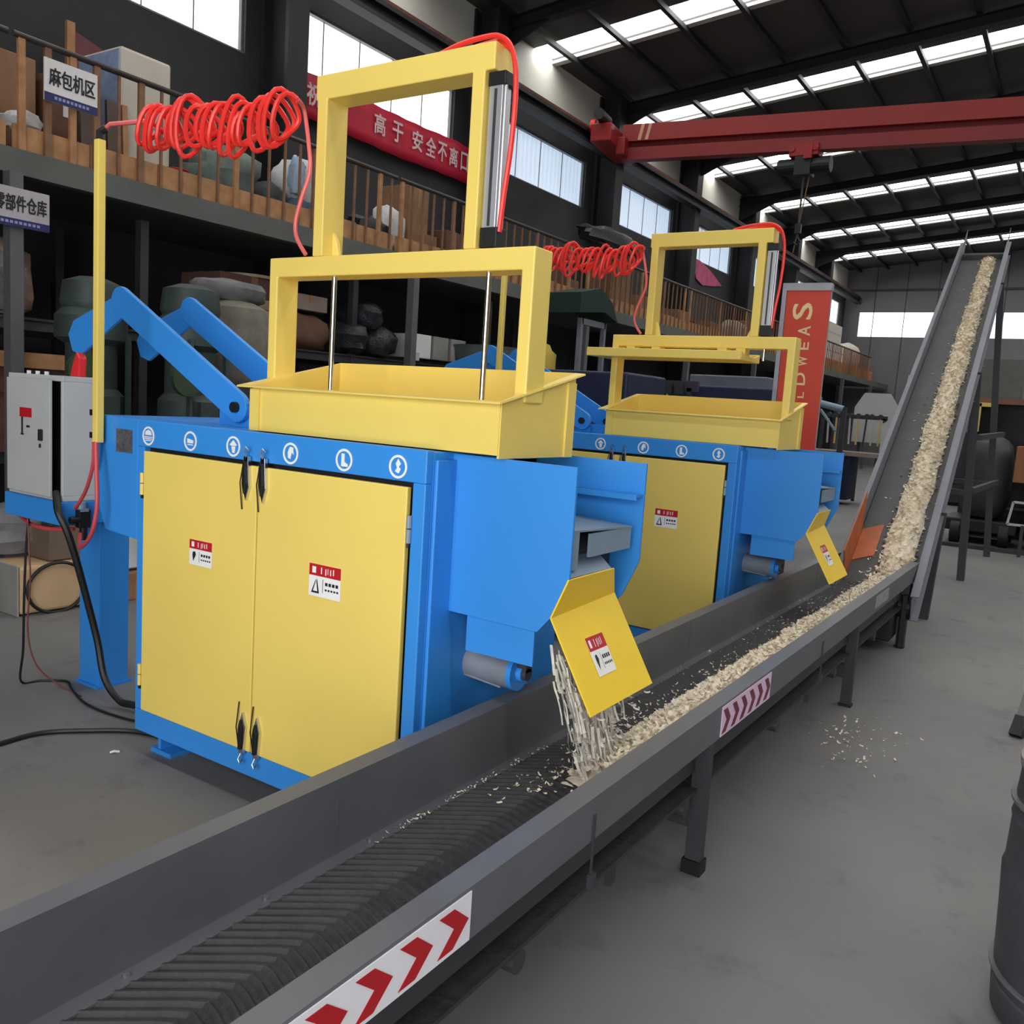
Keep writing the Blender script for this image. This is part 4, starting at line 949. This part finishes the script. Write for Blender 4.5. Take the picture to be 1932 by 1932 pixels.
t = thing('plastic_bin', 'grey-green plastic bin behind right rod of the nearest crusher', 'bin', (-6.6,9.4,0))
obj('tub', MB().lathe((0,0,1.5), [(.34,0),(.42,.75),(.44,.78)], 24), pm('bin_grey', (96,106,106), .5, 0, .1), t, smooth=True); obj('stand', MB().box(-.4,.4,-.4,.4,0,1.5), DSTEEL, t)
tag(obj('blue_disc', MB().cyl((-6.335,9.14,2.0),(-6.28,9.12,2.0),.16,24), BLU), 'blue round disc leaning on front of the plastic bin', 'disc')
sack('yellow_cover', 'yellow cloth cover behind the right post of the nearest crusher', 'cover', (-6.3,10.1,1.78), (.22,.34,.33), pm('yellow_cloth', (206,178,70), .7, 0, .12, 7, .3), 70, .12)
tag(obj('cover_stand', MB().box(-6.6,-6.05,9.8,10.4,0,1.78), DSTEEL), 'dark box standing below the yellow cloth cover', 'box')
# floor goods at left below the cabinet
t = thing('strapped_case', 'cream case on the floor below the cabinet with a black loop on its side', 'case', (-5.85,3.2,0))
obj('shell', MB().box(-.22,.16,-.21,.26,.01,.33), pm('case_cream', (196,164,126), .6, 0, .08, 3), t, bevel=.02)
obj('end_panel', MB().box(-.22,.165,-.225,-.212,.0,.34), pm('case_grey', (150,148,144), .6), t, bevel=.01)
obj('black_loop', MB().tube([(.185,.03+.20*math.cos(k*.2),.17+.17*math.sin(k*.2)) for k in range(32)], .012, 6), BLACK, t)
t = thing('cream_carton', 'tan carton behind the cream case, beside the blue column', 'box', (-5.9,3.85,0)); obj('box', MB().box(-.25,.25,-.3,.3,0,.2), CARD, t, bevel=.01); obj('tape', MB().box(.25,.252,-.05,.05,.0,.2), WOOD, t)
tag(obj('metal_sheet', MB().plate([(-5.72,3.50,.22),(-5.72,3.95,.22),(-5.95,3.95,.5),(-5.95,3.45,.5)], .02), CABGREY), 'white panel leaning on the tan carton left of the blue column', 'panel')
sack('bag', 'grey bag lying on top of the cream case at left edge', 'bag', (-6.3,3.25,.34), (.35,.3,.16), pm('grey_bag', (120,120,124), .7, 0, .2, 8, .3), 80)
sack('bag', 'black bag hanging in shadow under the cabinet tray', 'bag', (-6.35,3.75,.34), (.25,.25,.22), BLACK, 81, .12)
t = thing('control_box', 'dark box with two white labels beneath cabinet tray', 'box', (-5.85,3.35,.56)); obj('body', MB().box(-.06,.06,-.1,.12,0,.26), pm('dark_box', (50,50,56), .5), t, bevel=.01); obj('label', MB().box(.06,.063,-.0,.07,.12,.2), WHITE, t); obj('label', MB().box(.06,.063,-.07,-.03,.04,.12), WHITE, t)
tag(obj('box_pedestal', MB().box(-6.0,-5.75,3.22,3.5,.34,.56), pm('dusty_brown', (110,92,78), .8)), 'brown block carrying the dark box below the cabinet', 'block')

# ------------------------------------------------------------ between and behind the crushers
t = thing('tarp_frame', 'grey steel frame with a dark green cover behind the nearest crusher', 'frame', (-5.9,10.6,0))
for y in (-.05, .62):
    obj('post', MB().box(-.03,.03,y-.03,y+.03,0,2.78), pm('frame_blue_grey', (118,122,136), .5), t)
obj('top_rail', MB().box(-.03,.03,-.05,.62,2.70,2.78), pm('frame_blue_grey', (118,122,136), .5), t)
obj('cover', MB().prism([(-.35,2.82),(.35,2.90),(.75,2.80),(.55,3.05),(.2,3.2),(-.35,3.08)], 0, -.35,.15), pm('green_cover', (14,46,34), .8), t)
def casing(name, label, x0, x1, y0, y1, h_, mat=NAVY, legs=False):
    t = thing(name, label, 'machine', ((x0+x1)/2,(y0+y1)/2,0)); a, b = (x1-x0)/2, (y1-y0)/2
    obj('casing', MB().box(-a,a,-b,b,.06,h_), mat, t, bevel=.02)
    obj('base', MB().box(-a*.9,a*.9,-b*.9,b*.9,0,.06), BLACK, t)
    obj('hatch', MB().box(a,a+.015,-b*.5,b*.5,h_*.3,h_*.8).box(-a*.5,a*.5,-b-.015,-b,h_*.3,h_*.8), DSTEEL, t, bevel=.005)
    return t
casing('navy_machine', 'dark navy machine casing between two crushers', -4.7,-3.7, 7.6, 8.5, 1.95)
casing('navy_cupboard', 'dark navy cupboard seen through the farther crusher frame at right', -4.4,-2.9, 10.2, 10.9, 1.95)
casing('grey_cupboard', 'grey cupboard seen under the raised press plate', -5.2,-4.0, 12.8, 13.4, 2.2, pm('grey_enamel_dim', (104,108,122), .5))
t = thing('tool_rack', 'dark tool rail with hanging tools behind the farther hopper', 'rack', (-5.0,9.9,0))
obj('rail', MB().box(-1.0,1.1,-.03,.03,1.86,1.98), pm('rail_plum', (62,52,66), .6), t)
for x in (-.9, 1.0): obj('post', MB().box(x-.03,x+.03,-.03,.03,0,1.9), DSTEEL, t)
for k, (x, c, tl) in enumerate(((-.75,'y',.1),(-.55,'w',0),(-.28,'y',-.12),(.28,'g',0),(.42,'w',.0),(.62,'y',.14),(.9,'g',0))):
    mt = {'y': pm('handle_yellow',(210,180,110),.5), 'w': pm('handle_pale',(190,185,180),.4), 'g': DSTEEL}[c]
    x -= 5.0
    o = thing('hand_tool', ['long yellow-handled tool at left end of the tool rail','pale-handled tool second from left on the tool rail','yellow-handled tool leaning outward below the tool rail','dark tool in the middle of the tool rail','pale tool right of the middle on the tool rail','yellow-handled tool leaning at right half of tool rail','dark tool at right end of the tool rail'][k], 'tool', (x, 9.82, 1.1))
    obj('handle', MB().bar((0,0,.0),(tl,0,.72),.03,.02), mt, o); obj('head', MB().box(tl-.05,tl+.05,-.02,.02,.72,.86), DSTEEL, o)

# ------------------------------------------------------------ far end, left: work bench
t = thing('work_bench', 'work bench with pale top in the dark corner left of incline', 'bench', (-4.1,18.6,0))
obj('bench_top', MB().box(-.75,.75,-.4,.4,.98,1.06), pm('bench_top_tone', (140,128,122), .6), t)
obj('cabinet', MB().box(-.7,.2,-.35,.38,.1,.98), NAVY, t, bevel=.01)
for x in (-.7,.7): obj('leg', MB().box(x-.04,x+.04,-.38,-.3,0,.98), DSTEEL, t)
obj('tool_bar', MB().box(-.6,.7,.2,.26,1.72,1.80), DSTEEL, t)
for x in (-.55,.65): obj('bar_post', MB().box(x-.03,x+.03,.2,.26,1.06,1.75), DSTEEL, t)
for k in range(8):
    o = thing('hand_tool', 'tool with slim handle hanging above the work bench', 'tool', (-4.5+.14*k,18.76,1.2), 'tools above the work bench')
    obj('handle', MB().bar((0,0,0),(.02*(k%3-1),0,.5+.05*(k%2)),.035,.03), (pm('handle_pale',(190,185,180),.4), pm('handle_yellow',(210,180,110),.5), DSTEEL)[k%3], o)
    obj('head', MB().cyl((.02*(k%3-1),-.03,.58),(.02*(k%3-1),.03,.58),.05,10), DSTEEL, o)
t = thing('swing_pipe', 'pale grey bent pipe arm reaching left above the work bench', 'pipe', (-4.55,18.08,0))
obj('arm', MB().cyl((-.02,0,1.98),(.45,0,1.88),.07,14), GREYPLATE, t); obj('flange', MB().cyl((-.08,0,2.0),(-.02,0,1.98),.13,18), GREYPLATE, t); obj('strut', MB().bar((.02,0,1.86),(.35,0,1.45),.12,.03), GREYPLATE, t); obj('mast', MB().box(.42,.52,-.05,.05,0,1.92), DSTEEL, t)
t = thing('white_board', 'white eight-sided board standing behind the tools', 'board', (-3.75,19.4,1.35)); obj('face', MB().prism([(-.42,-.1),(.42,-.1),(.42,.66),(.25,.92),(-.25,.92),(-.42,.62)], 1, 0,.03), CABGREY, t); obj('stand', MB().box(-.3,-.24,.03,.07,-1.35,.5).box(.24,.3,.03,.07,-1.35,.5), DSTEEL, t)
t = thing('white_board', 'white leaning board nearest the inclined conveyor', 'board', (-2.95,18.2,1.1)); obj('face', MB().prism([(-.42,-.1),(.42,-.1),(.5,1.5),(-.06,1.5),(-.1,.75),(-.42,.55)], 1, 0,.03), CABGREY, t); obj('stand', MB().box(-.3,-.24,.03,.07,-1.1,.4).box(.24,.3,.03,.07,-1.1,.4), DSTEEL, t)
casing('navy_cupboard', 'low navy cupboard on the floor right of the bench', -3.3,-2.3, 18.4, 19.0, .9)

# ------------------------------------------------------------ far end, right
t = thing('shelf_unit', 'dark shelf unit with brown top behind legs of the inclined conveyor', 'shelf', (-.75,15.6,0))
for x in (-.8,.8): obj('upright', MB().box(x-.04,x+.04,-.3,.3,0,2.05), DSTEEL, t)
for z in (.5,1.2): obj('shelf', MB().box(-.8,.8,-.3,.3,z-.03,z), DSTEEL, t)
obj('top', MB().box(-.85,.6,-.32,.32,2.05,2.14), pm('shelf_brown', (128,92,78), .7), t)
obj('back_panel', MB().box(-.8,.8,.28,.3,0,2.05), BLACK, t)
carton('dim_carton', 'dim grey carton on brown top of the shelf unit', 'box', -1.55,-.95, 15.4, 15.9, 2.14, .6, pm('dim_grey_box', (100,104,98), .7), False)
tag(obj('black_canister', MB().lathe((-.6,15.6,2.14), [(.16,0),(.16,.4),(.06,.46),(.06,.52)], 18), BLACK, smooth=True), 'black canister on the shelf unit beside dim carton', 'canister')
o = thing('yellow_bracket', 'yellow angle bracket hanging from the brown shelf top', 'bracket', (-1.5,15.2,0)); obj('long_leg', MB().box(-.03,.07,-.02,.02,1.62,2.05), YEL, o); obj('hook', MB().box(-.03,.22,-.02,.06,2.0,2.06), YEL, o)
t = thing('portable_blower', 'dark portable blower with wheels behind legs of the inclined conveyor', 'machine', (-1.2,14.4,0))
obj('body', MB().blob((0,.3,.95), (.34,.4,.62), 91, .06, sq=.6), pm('blower_grey', (62,62,66), .5, .1, .15), t, smooth=True)
obj('chassis', MB().box(-.45,.5,-.2,.8,.18,.36), BLACK, t, bevel=.02)
for x, y in ((-.28,-.12),(.34,-.12),(-.28,.72),(.34,.72)):
    w = obj('wheel', MB().cyl((x-.06,y,.17),(x+.06,y,.17),.17,22), BLACK, t, smooth=True)
    obj('hub', MB().cyl((x-.062,y,.17),(x+.064,y,.17),.08,16), pm('wheel_hub', (96,96,98), .5), w)
casing('dark_press', 'black machine block on the floor at right picture edge, far off', -.58,.55, 15.2-1.2, 14.9, .95, BLACK)
carton('carton', 'orange-brown lit carton at right picture edge', 'box', -.82,-.3, 14.0, 14.5, .95, .5, pm('lit_carton', (150,96,60), .7))
t = thing('pale_frame', 'small pale wire frame leaning at right edge below the carton', 'frame', (-.62,13.4,0)); mbf = MB().bar((-.12,0,.72),(.3,0,.72),.03,.03).bar((-.16,0,.42),(.3,0,.42),.03,.03).bar((-.12,0,.72),(-.16,0,.42),.03,.03).bar((.3,0,.72),(.3,0,.42),.03,.03)
obj('hoop', mbf, CABGREY, t); obj('support', MB().box(.0,.04,-.02,.02,0,.42), DSTEEL, t)
tag(obj('floor_rail', MB().box(-1.9,3.5,13.62,13.72,0,.05), DSTEEL), 'dark rail lying across the floor beyond the inclined conveyor', 'rail')
for k, (x, y, h_, c) in enumerate(((-2.4,21.5,1.6,DSTEEL),(-.9,22,2.3,pm('dim_rack',(60,60,66),.6)),(.6,20,1.9,DSTEEL))):
    casing('dark_cabinet', ['dark cabinet in the far gloom left of the conveyor legs','taller dark cabinet in the far gloom between the conveyor legs','dark cabinet in the far gloom at right edge'][k], x-.6, x+.6, y-.4, y+.4, h_, c)

# ------------------------------------------------------------ near right
t = thing('waste_drum', 'dark grey drum at the lower right picture edge', 'drum', (.205,2.76,0))
prof = [(.235,0),(.252,.02),(.258,.10),(.252,.105),(.255,.115),(.262,.30),(.268,.42),(.262,.43),(.262,.44),(.258,.56),(.262,.57),(.258,.58),(.25,.70),(.255,.71),(.25,.72)]
obj('shell', MB().lathe((0,0,0), prof, 40), pm('drum_dark', (60,60,66), .5, 0, .15, 6, .1), t, smooth=True)
obj('rim', MB().ring((0,0,.725),.225,.257,2,.02,40), pm('drum_rim', (130,124,120), .4), t)
for z_ in (.14,.62): obj('hoop', MB().ring((0,0,z_),.25,.268,2,.008,40), pm('hoop_grey', (96,96,100), .4), t)
obj('liner', MB().lathe((0,0,.5), [(.2,0),(.222,.1),(.228,.22)], 32), BLACK, t)
t = thing('tube_stand', 'grey tube leg with black tip at right picture edge above the drum', 'stand', (-.13,5.35,0))
obj('tube_leg', MB().bar((0,0,.03),(.10,.42,.62),.05,.05).bar((.10,.42,.6),(.8,.42,.6),.05,.05).bar((.8,.42,.6),(.85,.1,.0),.05,.05), pm('tube_grey', (104,102,100), .5), t)
obj('rubber_tip', MB().bar((-.006,-.025,.0),(.012,.045,.09),.062,.062), BLACK, t)
